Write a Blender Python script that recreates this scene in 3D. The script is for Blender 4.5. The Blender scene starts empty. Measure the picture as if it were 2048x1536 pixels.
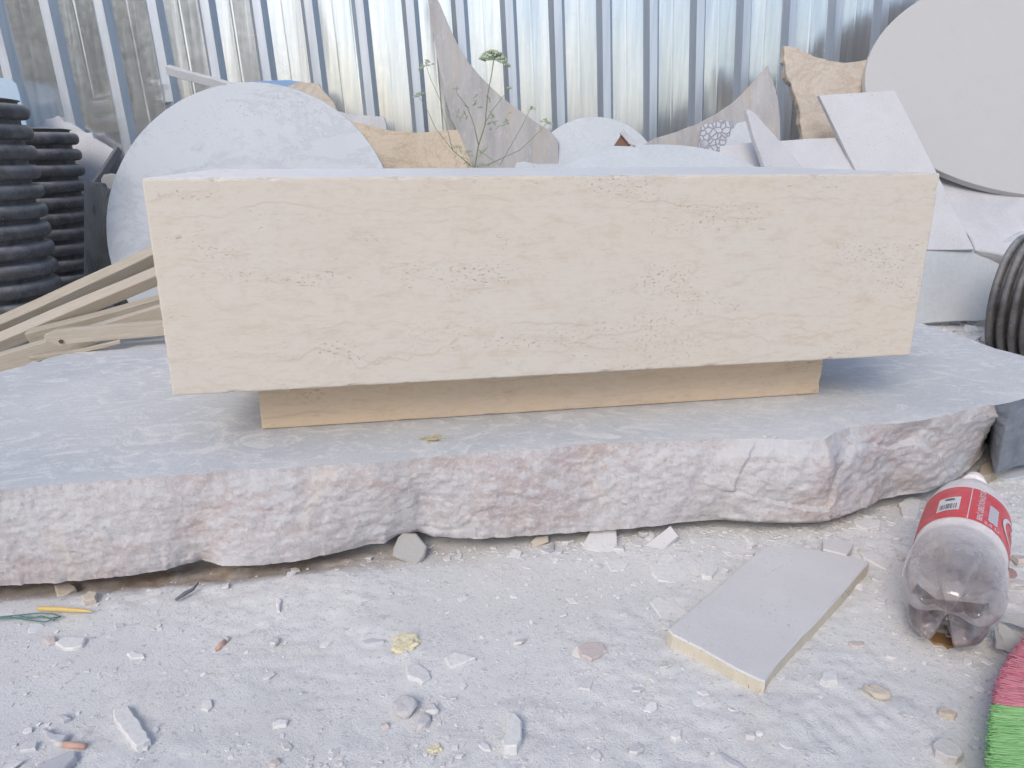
import bpy, bmesh, math, random
import numpy as np
from mathutils import Vector, Matrix, noise
from math import radians as RAD, sin, cos, tan, pi

# ------------------------------------------------------------------ camera, sky, sun, exposure
scene = bpy.context.scene
C = scene.collection
CAMZ = 0.5
PITCH = RAD(17.4)
F = 1487.0                      # focal length in photograph pixels (2048 wide)
cam_d = bpy.data.cameras.new('camera'); cam = bpy.data.objects.new('camera', cam_d); C.objects.link(cam)
cam.location = (0, 0, CAMZ); cam.rotation_euler = (pi/2 - PITCH, 0, 0)
cam_d.sensor_width = 36.0; cam_d.lens = F/2048*36.0
cam_d.clip_start = 0.01; cam_d.clip_end = 500
scene.camera = cam

SUN_EL, SUN_ROT = RAD(38), RAD(203)
world = bpy.data.worlds.new('World'); scene.world = world; world.use_nodes = True
wn = world.node_tree; wn.nodes.clear()
sky = wn.nodes.new('ShaderNodeTexSky'); sky.sky_type = 'NISHITA'; sky.sun_disc = False
sky.sun_elevation = SUN_EL; sky.sun_rotation = SUN_ROT; sky.altitude = 100; sky.air_density = 1.0; sky.dust_density = 1.9; sky.ozone_density = 1.8
bg = wn.nodes.new('ShaderNodeBackground'); bg.inputs['Strength'].default_value = 0.12
wo = wn.nodes.new('ShaderNodeOutputWorld')
wn.links.new(sky.outputs[0], bg.inputs[0]); wn.links.new(bg.outputs[0], wo.inputs[0])
sd = bpy.data.lights.new('sun', 'SUN'); sun = bpy.data.objects.new('sun', sd); C.objects.link(sun)
sd.energy = 1.0; sd.angle = RAD(26); sd.color = (1.0, 0.91, 0.81)
sdir = Vector((sin(SUN_ROT)*cos(SUN_EL), cos(SUN_ROT)*cos(SUN_EL), sin(SUN_EL)))
sun.rotation_euler = sdir.to_track_quat('Z', 'Y').to_euler()
sun.location = sdir*20
scene.view_settings.view_transform = 'Standard'; scene.view_settings.look = 'None'
scene.view_settings.gamma = 1; scene.view_settings.exposure = 0.60
scene.render.engine = 'CYCLES'
scene.cycles.max_bounces = 10; scene.cycles.transparent_max_bounces = 16

# ------------------------------------------------------------------ geometry helpers
FWD = Vector((0, cos(PITCH), -sin(PITCH))); UP = Vector((0, sin(PITCH), cos(PITCH))); RT = Vector((1, 0, 0))
CAM = Vector((0, 0, CAMZ))
def ray(px, py):
    return (FWD + RT*((px-1024)/F) - UP*((py-768)/F))
def onz(px, py, z):
    d = ray(px, py); return CAM + d*((z-CAMZ)/d.z)
def ony(px, py, y):
    d = ray(px, py); return CAM + d*(y/d.y)
def onp(px, py, P, n):
    d = ray(px, py); return CAM + d*((P-CAM).dot(n)/d.dot(n))
def lean(px, py, y, yaw=0, tilt=15):
    """plane through the point seen at (px,py) at distance y; face turned by yaw, leaning back by tilt"""
    P = ony(px, py, y); n = Vector((0, -cos(RAD(tilt)), sin(RAD(tilt))))
    n = Matrix.Rotation(RAD(yaw), 3, 'Z') @ n
    return P, n
def tag(o, label=None, cat=None, group=None, kind=None):
    if label: o['label'] = label
    if cat: o['category'] = cat
    if group: o['group'] = group
    if kind: o['kind'] = kind
    return o
def link(name, me, mat, parent=None, smooth=False):
    me.name = name
    if mat is not None:
        for m in (mat if isinstance(mat, (list, tuple)) else [mat]): me.materials.append(m)
    o = bpy.data.objects.new(name, me); C.objects.link(o)
    if parent is not None: o.parent = parent
    if smooth:
        me.polygons.foreach_set('use_smooth', [True]*len(me.polygons))
    return o
def mesh(name, V, Fc, mat, parent=None, smooth=False, midx=None):
    me = bpy.data.meshes.new(name); me.from_pydata([tuple(v) for v in V], [], Fc)
    if midx is not None: 
        me.update()
    o = link(name, me, mat, parent, smooth)
    if midx is not None: me.polygons.foreach_set('material_index', midx)
    me.update(); return o
def empty(name, loc=(0, 0, 0), rz=0):
    o = bpy.data.objects.new(name, None); C.objects.link(o); o.location = loc; o.rotation_euler = (0, 0, rz)
    o.empty_display_size = .02
    return o
def frame(P, n):
    n = n.normalized()
    x = Vector((0, 0, 1)).cross(n)
    if x.length < 1e-3: x = Vector((1, 0, 0)).cross(n).cross(n)*-1; x = Vector((1, 0, 0)) - n*n.x
    x.normalize(); y = n.cross(x)
    M = Matrix((x, y, n)).transposed().to_4x4(); M.translation = P
    return M
def rough_outline(p, seg, amp, rnd, skip=()):
    """subdivide a closed 2D outline and jitter it"""
    out = []; N = len(p)
    for i in range(N):
        a = Vector(p[i]); b = Vector(p[(i+1) % N]); L = (b-a).length; k = max(1, int(L/seg))
        nn = Vector((-(b-a).y, (b-a).x)); nn = nn/(nn.length+1e-9)
        am = 0 if i in skip else amp
        for j in range(k):
            t = j/k; q = a.lerp(b, t)
            if j and am: q = q + nn*(rnd.gauss(0, 1)*am) + (b-a)/L*(rnd.gauss(0, .3)*am)
            out.append(q)
    return out
def area(p): return sum(p[i][0]*p[(i+1) % len(p)][1]-p[(i+1) % len(p)][0]*p[i][1] for i in range(len(p)))/2
def inset(p, d):
    out = []; N = len(p)
    for i in range(N):
        a, b, c = Vector(p[i-1]), Vector(p[i]), Vector(p[(i+1) % N])
        e1 = (b-a).normalized(); e2 = (c-b).normalized()
        n1 = Vector((-e1.y, e1.x)); n2 = Vector((-e2.y, e2.x)); m = n1+n2
        if m.length < .2: m = n1
        m.normalize(); k = min(1.6, 1/max(.4, m.dot(n1)))
        out.append(b + m*d*k)
    return out
def plate(name, pix, plane, thick, mat, bevel=.0015, seg=None, amp=0, seed=1, parent=None, skip=(), undercut=0, warp=0):
    """stone plate: an outline seen in the photograph laid on its own plane, with real thickness behind it"""
    P, n = plane; n = n.normalized(); rnd = random.Random(seed)
    P3 = [onp(x, y, P, n) for x, y in pix]; c = sum(P3, Vector())/len(P3)
    M = frame(c, n); Mi = M.inverted(); p = [(Mi @ q).to_2d() for q in P3]
    return plate2(name, p, M, thick, mat, bevel, seg, amp, rnd, parent, skip, undercut, warp)
def plate2(name, p, M, thick, mat, bevel=.0015, seg=None, amp=0, rnd=None, parent=None, skip=(), undercut=0, warp=0):
    rnd = rnd or random.Random(1)
    if area(p) < 0: p = list(p)[::-1]; skip = ()
    if seg: p = rough_outline(p, seg, amp, rnd, skip)
    N = len(p)
    t1 = inset(p, bevel); b1 = [q+Vector((rnd.gauss(0, amp), rnd.gauss(0, amp))) for q in inset(p, undercut)]
    hz = lambda: rnd.gauss(0, warp) if warp else 0
    V = [(q.x, q.y, hz()) for q in t1]+[(q.x, q.y, -bevel*rnd.uniform(.6, 1.4)) for q in map(Vector, p)]
    V += [(q.x+rnd.gauss(0, amp*.6), q.y+rnd.gauss(0, amp*.6), -thick*.5) for q in inset(p, undercut*.3)]+[(q.x, q.y, -thick) for q in b1]
    Fc = [list(range(N))]
    for k in range(3):
        for i in range(N):
            j = (i+1) % N; Fc.append([k*N+i, (k+1)*N+i, (k+1)*N+j, k*N+j])
    Fc.append([3*N+i for i in range(N)][::-1])
    o = mesh(name, V, Fc, mat, None)
    if parent is not None:
        o.parent = parent; o.matrix_parent_inverse = Matrix.Identity(4); o.matrix_local = parent.matrix_basis.inverted() @ M
    else: o.matrix_world = M
    return o
def ell(cx, cy, a, b, n=72, t0=0, t1=2*pi, rot=0):
    out = []
    for i in range(n):
        t = t0+(t1-t0)*i/(n if abs(t1-t0-2*pi) < 1e-6 else n-1)
        x, y = a*cos(t), b*sin(t); out.append((cx+x*cos(rot)-y*sin(rot), cy+x*sin(rot)+y*cos(rot)))
    return out
def tube_vf(pts, rad, seg=8, V=None, Fc=None, cap=True):
    V = [] if V is None else V; Fc = [] if Fc is None else Fc
    pts = [Vector(p) for p in pts]; base = len(V); n = len(pts)
    rr = rad if isinstance(rad, (list, tuple)) else [rad]*n
    t = (pts[1]-pts[0]).normalized(); u = t.orthogonal().normalized()
    for i, p in enumerate(pts):
        t = (pts[min(i+1, n-1)]-pts[max(i-1, 0)]).normalized()
        u = (u-t*u.dot(t)).normalized(); w = t.cross(u)
        for k in range(seg):
            a = 2*pi*k/seg; V.append(p+(u*cos(a)+w*sin(a))*rr[i])
    for i in range(n-1):
        for k in range(seg):
            a = base+i*seg+k; b = base+i*seg+(k+1) % seg
            Fc.append([a, b, b+seg, a+seg])
    if cap:
        Fc.append([base+k for k in range(seg)][::-1]); Fc.append([base+(n-1)*seg+k for k in range(seg)])
    return V, Fc
def tube(name, pts, rad, mat, seg=8, parent=None):
    V, Fc = tube_vf(pts, rad, seg); return mesh(name, V, Fc, mat, parent, True)
def lathe(name, prof, mat, seg=64, parent=None, fn=None):
    """profile of (r,z) turned round z"""
    V = []; Fc = []; n = len(prof)
    for r, z in prof:
        for k in range(seg):
            a = 2*pi*k/seg; q = Vector((r*cos(a), r*sin(a), z))
            if fn: q = fn(q, a, r, z)
            V.append(q)
    for i in range(n-1):
        for k in range(seg):
            a = i*seg+k; b = i*seg+(k+1) % seg; Fc.append([a, b, b+seg, a+seg])
    return mesh(name, V, Fc, mat, parent, True)
def rock(name, loc, size, mat, seed=1, rz=0, sub=3, cuts=7, rough=.08, tilt=0):
    rnd = random.Random(seed); bm = bmesh.new(); bmesh.ops.create_icosphere(bm, subdivisions=sub, radius=1)
    planes = []
    for _ in range(cuts):
        d = Vector((rnd.gauss(0, 1), rnd.gauss(0, 1), rnd.gauss(0, .8))).normalized(); planes.append((d, rnd.uniform(.5, .8)))
    planes.append((Vector((rnd.gauss(0, .1), rnd.gauss(0, .1), 1)).normalized(), .55))
    for v in bm.verts:
        for d, h in planes:
            k = v.co.dot(d)
            if k > h: v.co -= d*(k-h)
        v.co += v.co.normalized()*(noise.fractal(v.co*2.2+Vector((seed*3.1, 0, 0)), 1, 2, 4)*rough)
        v.co = Vector((v.co.x*size[0], v.co.y*size[1], v.co.z*size[2]))
    me = bpy.data.meshes.new(name); bm.to_mesh(me); bm.free()
    o = link(name, me, mat); o.location = loc; o.rotation_euler = (tilt, tilt*.5, rz); return o
def box_vf(cx, hx, hy, hz):
    V = [Vector((x*hx, y*hy, z*hz))+Vector(cx) for x in (-1, 1) for y in (-1, 1) for z in (-1, 1)]
    return V, [[0, 1, 3, 2], [4, 6, 7, 5], [0, 4, 5, 1], [2, 3, 7, 6], [0, 2, 6, 4], [1, 5, 7, 3]]
def bevel_box(name, lo, hi, mat, b=.002, seg=3, parent=None, chips=False):
    bm = bmesh.new(); bmesh.ops.create_cube(bm, size=1)
    lo, hi = Vector(lo), Vector(hi)
    for v in bm.verts: v.co = Vector([lo[i]+(v.co[i]+.5)*(hi[i]-lo[i]) for i in range(3)])
    bmesh.ops.bevel(bm, geom=bm.edges[:], offset=b, segments=seg, affect='EDGES', profile=.5)
    if chips:                                                    # worn, nicked arrises
        bmesh.ops.subdivide_edges(bm, edges=[e for e in bm.edges if e.calc_length() > .03], cuts=150, use_grid_fill=True)
        for v in bm.verts:
            q = v.co.copy(); near = [k for k in range(3) if min(q[k]-lo[k], hi[k]-q[k]) < b*1.05]
            if len(near) >= 2:
                c_ = max(0, noise.noise(q*34)+.35*noise.noise(q*130)-.36)*.0045+max(0, noise.noise(q*190))*.0005
                for k in near: v.co[k] += c_ if q[k]-lo[k] < hi[k]-q[k] else -c_
    me = bpy.data.meshes.new(name); bm.to_mesh(me); bm.free(); return link(name, me, mat, parent)
def vnoise(x, y, seed):
    xi = np.floor(x).astype(np.int64); yi = np.floor(y).astype(np.int64); fx = x-xi; fy = y-yi
    fx = fx*fx*(3-2*fx); fy = fy*fy*(3-2*fy)
    def h(a, b):
        n = (a*374761393+b*668265263+seed*982451653) & 0xffffffff
        n = ((n ^ (n >> 13))*1274126177) & 0xffffffff
        return ((n ^ (n >> 16)) & 0xffff)/65535.0
    return (h(xi, yi)*(1-fx)+h(xi+1, yi)*fx)*(1-fy)+(h(xi, yi+1)*(1-fx)+h(xi+1, yi+1)*fx)*fy-.5
def fbm(x, y, octv, seed, gain=.5):
    s = 0; a = 1; f = 1
    for o in range(octv): s = s+a*vnoise(x*f+o*17.3, y*f-o*9.1, seed+o); a *= gain; f *= 2.03
    return s

# ------------------------------------------------------------------ materials
class NT:
    def __init__(s, name):
        s.m = bpy.data.materials.new(name); s.m.use_nodes = True; s.t = s.m.node_tree; s.t.nodes.clear()
        s.out = s.n('ShaderNodeOutputMaterial'); s.b = s.n('ShaderNodeBsdfPrincipled')
        s.l(s.b.outputs[0], s.out.inputs[0]); s.tc = s.n('ShaderNodeTexCoord')
    def n(s, k, **kw):
        q = s.t.nodes.new(k)
        for a, v in kw.items(): setattr(q, a, v)
        return q
    def l(s, a, b): s.t.links.new(a, b)
    def set(s, node, key, v):
        if hasattr(v, 'is_output') or isinstance(v, bpy.types.NodeSocket): s.l(v, node.inputs[key])
        else: node.inputs[key].default_value = v
    def mapping(s, scale=(1, 1, 1), loc=(0, 0, 0), rot=(0, 0, 0), src=None):
        q = s.n('ShaderNodeMapping'); q.inputs['Scale'].default_value = scale; q.inputs['Location'].default_value = loc; q.inputs['Rotation'].default_value = rot
        s.l(src or s.tc.outputs['Object'], q.inputs[0]); return q.outputs[0]
    def noise(s, sc, det=4, rough=.55, vec=None, dist=0, out='Fac'):
        q = s.n('ShaderNodeTexNoise'); q.inputs['Scale'].default_value = sc; q.inputs['Detail'].default_value = det
        q.inputs['Roughness'].default_value = rough; q.inputs['Distortion'].default_value = dist
        s.l(vec or s.tc.outputs['Object'], q.inputs['Vector']); return q.outputs[out]
    def voro(s, sc, vec=None, feature='F1', out='Distance', rnd=1):
        q = s.n('ShaderNodeTexVoronoi', feature=feature); q.inputs['Scale'].default_value = sc; q.inputs['Randomness'].default_value = rnd
        s.l(vec or s.tc.outputs['Object'], q.inputs['Vector']); return q.outputs[out]
    def ramp(s, f, stops, interp='LINEAR'):
        q = s.n('ShaderNodeValToRGB'); cr = q.color_ramp; cr.interpolation = interp
        while len(cr.elements) < len(stops): cr.elements.new(.5)
        for e, (p, c) in zip(cr.elements, stops):
            e.position = p; e.color = (c, c, c, 1) if isinstance(c, (int, float)) else (*c, 1)
        s.l(f, q.inputs[0]); return q.outputs[0]
    def mix(s, f, a, b, mode='MIX'):
        q = s.n('ShaderNodeMix', data_type='RGBA', blend_type=mode)
        for k, v in ((0, f), (6, a), (7, b)):
            if isinstance(v, bpy.types.NodeSocket): s.l(v, q.inputs[k])
            elif k == 0: q.inputs[0].default_value = v
            else: q.inputs[k].default_value = (*v, 1) if len(v) == 3 else v
        return q.outputs[2]
    def math(s, op, a, b=0.0, c=None, clamp=False):
        q = s.n('ShaderNodeMath', operation=op, use_clamp=clamp)
        for k, v in ((0, a), (1, b), (2, c)):
            if v is None: continue
            if isinstance(v, bpy.types.NodeSocket): s.l(v, q.inputs[k])
            else: q.inputs[k].default_value = v
        return q.outputs[0]
    def bump(s, h, dist, strength=1, prev=None):
        q = s.n('ShaderNodeBump'); q.inputs['Distance'].default_value = dist; q.inputs['Strength'].default_value = strength
        s.l(h, q.inputs['Height'])
        if prev is not None: s.l(prev, q.inputs['Normal'])
        return q.outputs[0]
    def island(s):
        q = s.n('ShaderNodeNewGeometry'); return q.outputs['Random Per Island']
    def xyz(s, v=None):
        q = s.n('ShaderNodeSeparateXYZ'); s.l(v or s.tc.outputs['Object'], q.inputs[0]); return q.outputs
    def done(s, col, rough=.7, nrm=None, **kw):
        s.set(s.b, 'Base Color', col if isinstance(col, bpy.types.NodeSocket) else (*col, 1)); s.set(s.b, 'Roughness', rough)
        if nrm is not None: s.l(nrm, s.b.inputs['Normal'])
        for k, v in kw.items(): s.set(s.b, k.replace('_', ' '), v)
        return s.m

def stone_white(name, base=(.60, .60, .62), dark=(.47, .47, .49), sc=9, pits=.3, vein=None, bumpd=.0006, rough=.6, off=0, fleck=.25):
    t = NT(name); v = t.mapping(loc=(off, off*.7, 0))
    n1 = t.noise(sc, 5, .6, v, .6); c = t.mix(t.ramp(n1, [(.3, 0), (.72, 1)]), dark, base)
    n2 = t.noise(sc*14, 4, .6, v); c = t.mix(t.ramp(n2, [(.35, .0), (.65, fleck)]), c, (.68, .68, .69))
    if vein:
        vv = t.noise(sc*.55, 6, .7, t.mapping((1, 1.8, 1), (off, 2, 0), (0, 0, .4)), .9)
        k = t.ramp(t.math('ABSOLUTE', t.math('SUBTRACT', vv, .5)), [(0, 1), (.035, 0)])
        c = t.mix(t.math('MULTIPLY', k, .5), c, vein)
    pn = t.noise(170, 2, .5, t.mapping((1, 2.2, 1), (off, 0, 0))); pm = t.noise(14, 3, .6, v)
    pk = t.math('MULTIPLY', t.ramp(pn, [(.66, 0), (.71, 1)]), t.ramp(pm, [(.45, 0), (.6, 1)]))
    c = t.mix(t.math('MULTIPLY', pk, pits), c, (.2, .19, .18))
    b = t.bump(t.noise(260, 4, .6, v), bumpd, .6); b = t.bump(t.math('MULTIPLY', pk, -1), .0015, .7, b)
    return t.done(c, rough, b)

def make_travertine(name, base, warm, cool, dark, veins, pitk=.5, rough=.42, dusty=0.):
    t = NT(name); o = t.xyz(); x, y, z = o[0], o[1], o[2]
    v = t.tc.outputs['Object']
    band = t.noise(5.5, 6, .65, t.mapping((1.1, 1.1, 3.2)), 1.6)
    band2 = t.noise(13, 8, .76, t.mapping((1, 1, 5.0), (3, 1, 0)), .9)
    big = t.noise(3.2, 3, .5, t.mapping((1, 1, 1.6), (7, 2, 1)), .4)
    c = t.mix(t.ramp(big, [(.32, 0), (.68, 1)]), warm, cool)
    c = t.mix(t.ramp(band, [(.36, .6), (.6, 0)]), c, base); mot = t.noise(38, 6, .7, t.mapping((1, 1, 1.9), (2, 0, 6)), .8); c = t.mix(t.ramp(mot, [(.28, .45), (.5, 0)]), c, dark)
    c = t.mix(t.ramp(band2, [(.33, .5), (.47, 0)]), c, dark)
    fine = t.noise(48, 6, .75, t.mapping((1, 1, 5.5))); c = t.mix(t.ramp(fine, [(.34, .38), (.47, 0), (.72, .0)]), c, dark)
    c = t.mix(t.ramp(fine, [(.55, 0), (.8, .35)]), c, (.7, .66, .6))
    tan_ = t.noise(4.2, 3, .5, t.mapping((1, 1, 2.4), (11, 5, 3)), .9)
    c = t.mix(t.ramp(tan_, [(.56, 0), (.72, .16)]), c, (.55, .46, .37))
    for z0, amp, fr, off, w in veins:
        nz = t.noise(fr, 4, .55, t.mapping((1, 1, .12), (off, 0, off)))
        h = t.math('MULTIPLY', t.math('SUBTRACT', nz, .5), amp)
        d = t.math('ABSOLUTE', t.math('SUBTRACT', t.math('SUBTRACT', z, z0), h))
        k = t.ramp(t.math('DIVIDE', d, w), [(0, 1), (.35, .4), (1, 0)])
        k = t.math('MULTIPLY', k, t.ramp(t.noise(6, 3, .6, t.mapping((1, 1, .5), (off*2, 1, 0))), [(.44, .0), (.62, .7)]))
        c = t.mix(k, c, dark)
    # elongated natural pits, in bands
    pv = t.mapping((1, 1, 2.6)); pn = t.noise(170, 3, .55, pv, .3)
    area_ = t.noise(7, 4, .6, t.mapping((.8, 1, 2.8), (4.4, 0, 2)), .5)
    pk = t.math('MULTIPLY', t.ramp(pn, [(.61, 0), (.68, .9)]), t.ramp(area_, [(.48, 0), (.66, 1)]))
    pn2 = t.noise(46, 2, .5, t.mapping((1, 1, 2.4), (9, 9, 1)), .4); pk2 = t.math('MULTIPLY', t.ramp(pn2, [(.71, 0), (.76, .8)]), t.ramp(area_, [(.40, 0), (.55, 1)]))
    pk = t.math('MAXIMUM', pk, pk2)
    c = t.mix(t.math('MULTIPLY', pk, pitk*.75), c, (.40, .33, .25))
    b = t.bump(t.math('MULTIPLY', pk, -1), .0011, .9); b = t.bump(fine, .0004, .5, b)
    if dusty:
        # white stone dust lying on the upper side
        c = t.mix(dusty, c, (.76, .76, .77)); 
    return t.done(c, t.ramp(fine, [(.3, rough+.12), (.7, rough)]), b)

M = {}
M['block'] = make_travertine('travertine_polished', (.63, .57, .485), (.64, .565, .47), (.615, .575, .51), (.50, .415, .32),
        [(-.083, .10, 9, 2.2, .003), (-.092, .10, 11, 5.2, .0026), (-.055, .09, 8, 8.8, .0022), (.09, .07, 9, 1.3, .0018)])
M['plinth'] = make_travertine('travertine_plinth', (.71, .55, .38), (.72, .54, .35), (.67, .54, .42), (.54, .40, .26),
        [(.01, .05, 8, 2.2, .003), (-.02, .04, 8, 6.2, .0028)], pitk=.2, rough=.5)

def slab_top_mat():
    t = NT('dusty_marble_top')
    n1 = t.noise(4, 5, .6, None, .6); c = t.mix(t.ramp(n1, [(.3, 0), (.7, 1)]), (.50, .525, .55), (.63, .645, .655))
    sm = t.noise(14, 6, .7, t.mapping((.9, 1.3, 1), rot=(0, 0, .25)), 2.2); c = t.mix(t.ramp(sm, [(.5, 0), (.62, .75)]), c, (.76, .755, .75))
    sm2 = t.noise(26, 5, .7, t.mapping((.8, 1.4, 1), (4, 0, 0)), 1.0); c = t.mix(t.ramp(sm2, [(.3, .35), (.46, 0)]), c, (.46, .49, .54))
    sp = t.noise(120, 3, .6); c = t.mix(t.ramp(sp, [(.69, 0), (.74, .5)]), c, (.3, .29, .29))
    pk = t.noise(380, 4, .7); c = t.mix(t.ramp(pk, [(.36, .4), (.46, 0)]), c, (.38, .38, .4)); wf = t.noise(110, 6, .75, t.mapping((.8, 1.3, 1)), .8); c = t.mix(t.ramp(wf, [(.55, 0), (.62, .5)]), c, (.76, .75, .74))
    b = t.bump(t.noise(300, 4, .7), .0008, .6); b = t.bump(sm, .0015, .5, b)
    return t.done(c, .8, b)
M['slab_top'] = slab_top_mat()
def slab_side_mat():
    t = NT('rough_quarry_face'); v = t.tc.outputs['Object']
    big = t.noise(3.4, 5, .6, t.mapping((1, 1, 1.6), (2, 0, 0)), .8)
    c = t.mix(t.ramp(big, [(.38, 0), (.62, 1)]), (.53, .41, .37), (.47, .44, .45))
    b2 = t.noise(6, 6, .65, t.mapping((1, 1, 1.5), (5, 1, 0)), 1.0)
    c = t.mix(t.ramp(b2, [(.4, 0), (.56, .8)]), c, (.58, .57, .575))
    g = t.noise(11, 4, .6, t.mapping((1, 1, 1.4), (9, 3, 0)), .8); c = t.mix(t.ramp(g, [(.6, 0), (.7, .55)]), c, (.42, .37, .40))
    dst = t.noise(60, 7, .75, v, .6); c = t.mix(t.ramp(dst, [(.48, 0), (.64, .6)]), c, (.71, .70, .695)); wf = t.noise(150, 6, .8, t.mapping((1, 1, 1.7), (3, 3, 3)), .8); c = t.mix(t.ramp(wf, [(.54, 0), (.60, .5)]), c, (.70, .69, .69))
    f = t.noise(260, 5, .75); c = t.mix(t.ramp(f, [(.37, .5), (.45, 0)]), c, (.36, .31, .31))
    # dust gathers on the upward parts
    gg = t.n('ShaderNodeNewGeometry'); nz = t.xyz(gg.outputs['Normal'])[2]
    c = t.mix(t.ramp(t.math('ADD', nz, t.math('MULTIPLY', t.math('SUBTRACT', dst, .5), .6)), [(.1, 0), (.55, .8)]), c, (.60, .60, .61))
    # white calcite veins
    vn = t.voro(4.2, t.mapping((1, 1, .8), (0, 0, 0), src=None), 'DISTANCE_TO_EDGE'); 
    dv = t.n('ShaderNodeVectorMath', operation='ADD'); nv = t.noise(16, 3, .6, None, 0, 'Color')
    sc = t.n('ShaderNodeVectorMath', operation='SCALE'); t.l(nv, sc.inputs[0]); sc.inputs['Scale'].default_value = .12
    t.l(t.mapping((1, 1, .7)), dv.inputs[0]); t.l(sc.outputs[0], dv.inputs[1])
    vn = t.voro(3.4, dv.outputs[0], 'DISTANCE_TO_EDGE')
    vk = t.math('MULTIPLY', t.ramp(vn, [(0, 1), (.014, .3), (.03, 0)]), t.ramp(t.noise(7, 2), [(.45, 0), (.55, 1)]))
    c = t.mix(t.math('MULTIPLY', vk, .8), c, (.68, .62, .56))
    b = t.bump(f, .0016, .9); b = t.bump(wf, .0012, .7, b); b = t.bump(dst, .0015, .4, b)
    return t.done(c, .85, b)
M['slab_side'] = slab_side_mat()
def slab_end_shade():  # shade of the right end face put into the stone colour
    t = NT('shaded_end_face'); n1 = t.noise(30, 6, .7, t.mapping((1, 1, 2)))
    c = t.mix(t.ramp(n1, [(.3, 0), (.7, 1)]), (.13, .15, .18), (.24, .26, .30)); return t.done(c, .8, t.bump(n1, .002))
M['slab_end_shade'] = slab_end_shade()

def ground_mat():
    t = NT('white_stone_dust'); v = t.tc.outputs['Object']
    a = t.noise(3.3, 5, .6, None, .7); c = t.mix(t.ramp(a, [(.35, 0), (.68, 1)]), (.73, .725, .71), (.79, .78, .76))
    w = t.noise(6, 4, .6, t.mapping(loc=(4, 3, 0)), .8); c = t.mix(t.ramp(w, [(.52, 0), (.7, .55)]), c, (.74, .70, .65))
    sp = t.noise(190, 4, .7); c = t.mix(t.ramp(sp, [(.36, .5), (.43, 0)]), c, (.47, .455, .45)); wf = t.noise(300, 4, .7, t.mapping(loc=(7, 7, 0))); c = t.mix(t.ramp(wf, [(.60, 0), (.66, .4)]), c, (.80, .79, .78))
    sp2 = t.noise(90, 3, .6, t.mapping((1, 1.4, 1), (2, 2, 0))); c = t.mix(t.ramp(sp2, [(.64, 0), (.70, .55)]), c, (.40, .38, .38)); sp3 = t.noise(240, 3, .6, t.mapping((1, 1.5, 1), (5, 2, 0))); c = t.mix(t.ramp(sp3, [(.64, 0), (.70, .5)]), c, (.38, .37, .37))
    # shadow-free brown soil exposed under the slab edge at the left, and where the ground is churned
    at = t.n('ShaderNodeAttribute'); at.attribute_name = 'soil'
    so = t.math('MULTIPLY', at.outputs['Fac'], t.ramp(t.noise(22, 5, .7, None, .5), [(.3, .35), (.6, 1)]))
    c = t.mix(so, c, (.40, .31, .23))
    cr = t.voro(75, t.mapping((1, 1, .3)), 'DISTANCE_TO_EDGE'); ck = t.math('MULTIPLY', t.ramp(cr, [(0, 1), (.06, 0)]), t.ramp(t.noise(9, 3, .6, t.mapping(loc=(1, 5, 0))), [(.5, 0), (.62, .8)]))
    c = t.mix(t.math('MULTIPLY', ck, .18), c, (.34, .32, .32))
    b = t.bump(t.noise(520, 4, .75), .0011, .9); b = t.bump(t.noise(190, 5, .8), .0017, .6, b); b = t.bump(t.math('MULTIPLY', ck, -1), .0005, .5, b)
    return t.done(c, .95, b)
M['ground'] = ground_mat()
def chip_mat(name, cols, d=.0006):
    t = NT(name); r = t.island(); c = t.ramp(r, [(i/(len(cols)-1), q) for i, q in enumerate(cols)])
    n = t.noise(160, 4, .65); c = t.mix(t.ramp(n, [(.35, .35), (.55, 0)]), c, (.45, .43, .42))
    return t.done(c, .85, t.bump(n, d, .8))
M['chips'] = chip_mat('stone_chips', [(.70, .70, .70), (.73, .72, .71), (.68, .66, .64), (.71, .70, .70), (.74, .73, .71), (.66, .65, .65), (.70, .67, .64), (.72, .71, .71)])
M['rubble'] = chip_mat('rubble_stone', [(.60, .58, .56), (.62, .60, .60)], .0015)
M['rubble_pink'] = chip_mat('rubble_pink_stone', [(.60, .52, .49), (.60, .52, .49)], .0015)
M['rubble_warm'] = chip_mat('rubble_warm_stone', [(.60, .53, .43), (.58, .50, .42)], .0015)
M['rubble_brown'] = chip_mat('rubble_brown_stone', [(.42, .35, .26), (.40, .33, .25)], .0015)
M['rubble_red'] = chip_mat('rubble_red_stone', [(.34, .20, .19), (.36, .22, .2)], .002)
M['rubble_grey'] = chip_mat('rubble_grey_stone', [(.40, .40, .38), (.42, .41, .39)], .0012)
M['white'] = stone_white('white_marble_offcut', off=1)
M['white2'] = stone_white('white_marble_round', (.41, .45, .50), (.365, .41, .465), 4, .0, (.28, .31, .37), rough=.4, off=4, fleck=.0)
M['white3'] = stone_white('cream_round_top', (.50, .49, .475), (.48, .475, .465), 1.5, .0, rough=.45, off=7, fleck=.03)
M['white4'] = stone_white('white_travertine_offcut', (.56, .56, .585), (.50, .50, .52), 12, .7, off=12)
M['white5'] = stone_white('white_dusty_plate', (.53, .57, .60), (.46, .50, .53), 6, .2, off=17)
M['tile'] = stone_white('travertine_offcut_dusty', (.67, .655, .64), (.61, .595, .59), 14, .35, off=22, bumpd=.0008)
M['beige'] = stone_white('beige_travertine', (.56, .46, .33), (.44, .34, .23), 9, .5, (.36, .26, .17), off=27)
M['beige2'] = stone_white('beige_rough_travertine', (.58, .51, .42), (.46, .39, .31), 8, .6, (.40, .30, .22), off=31)
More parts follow.
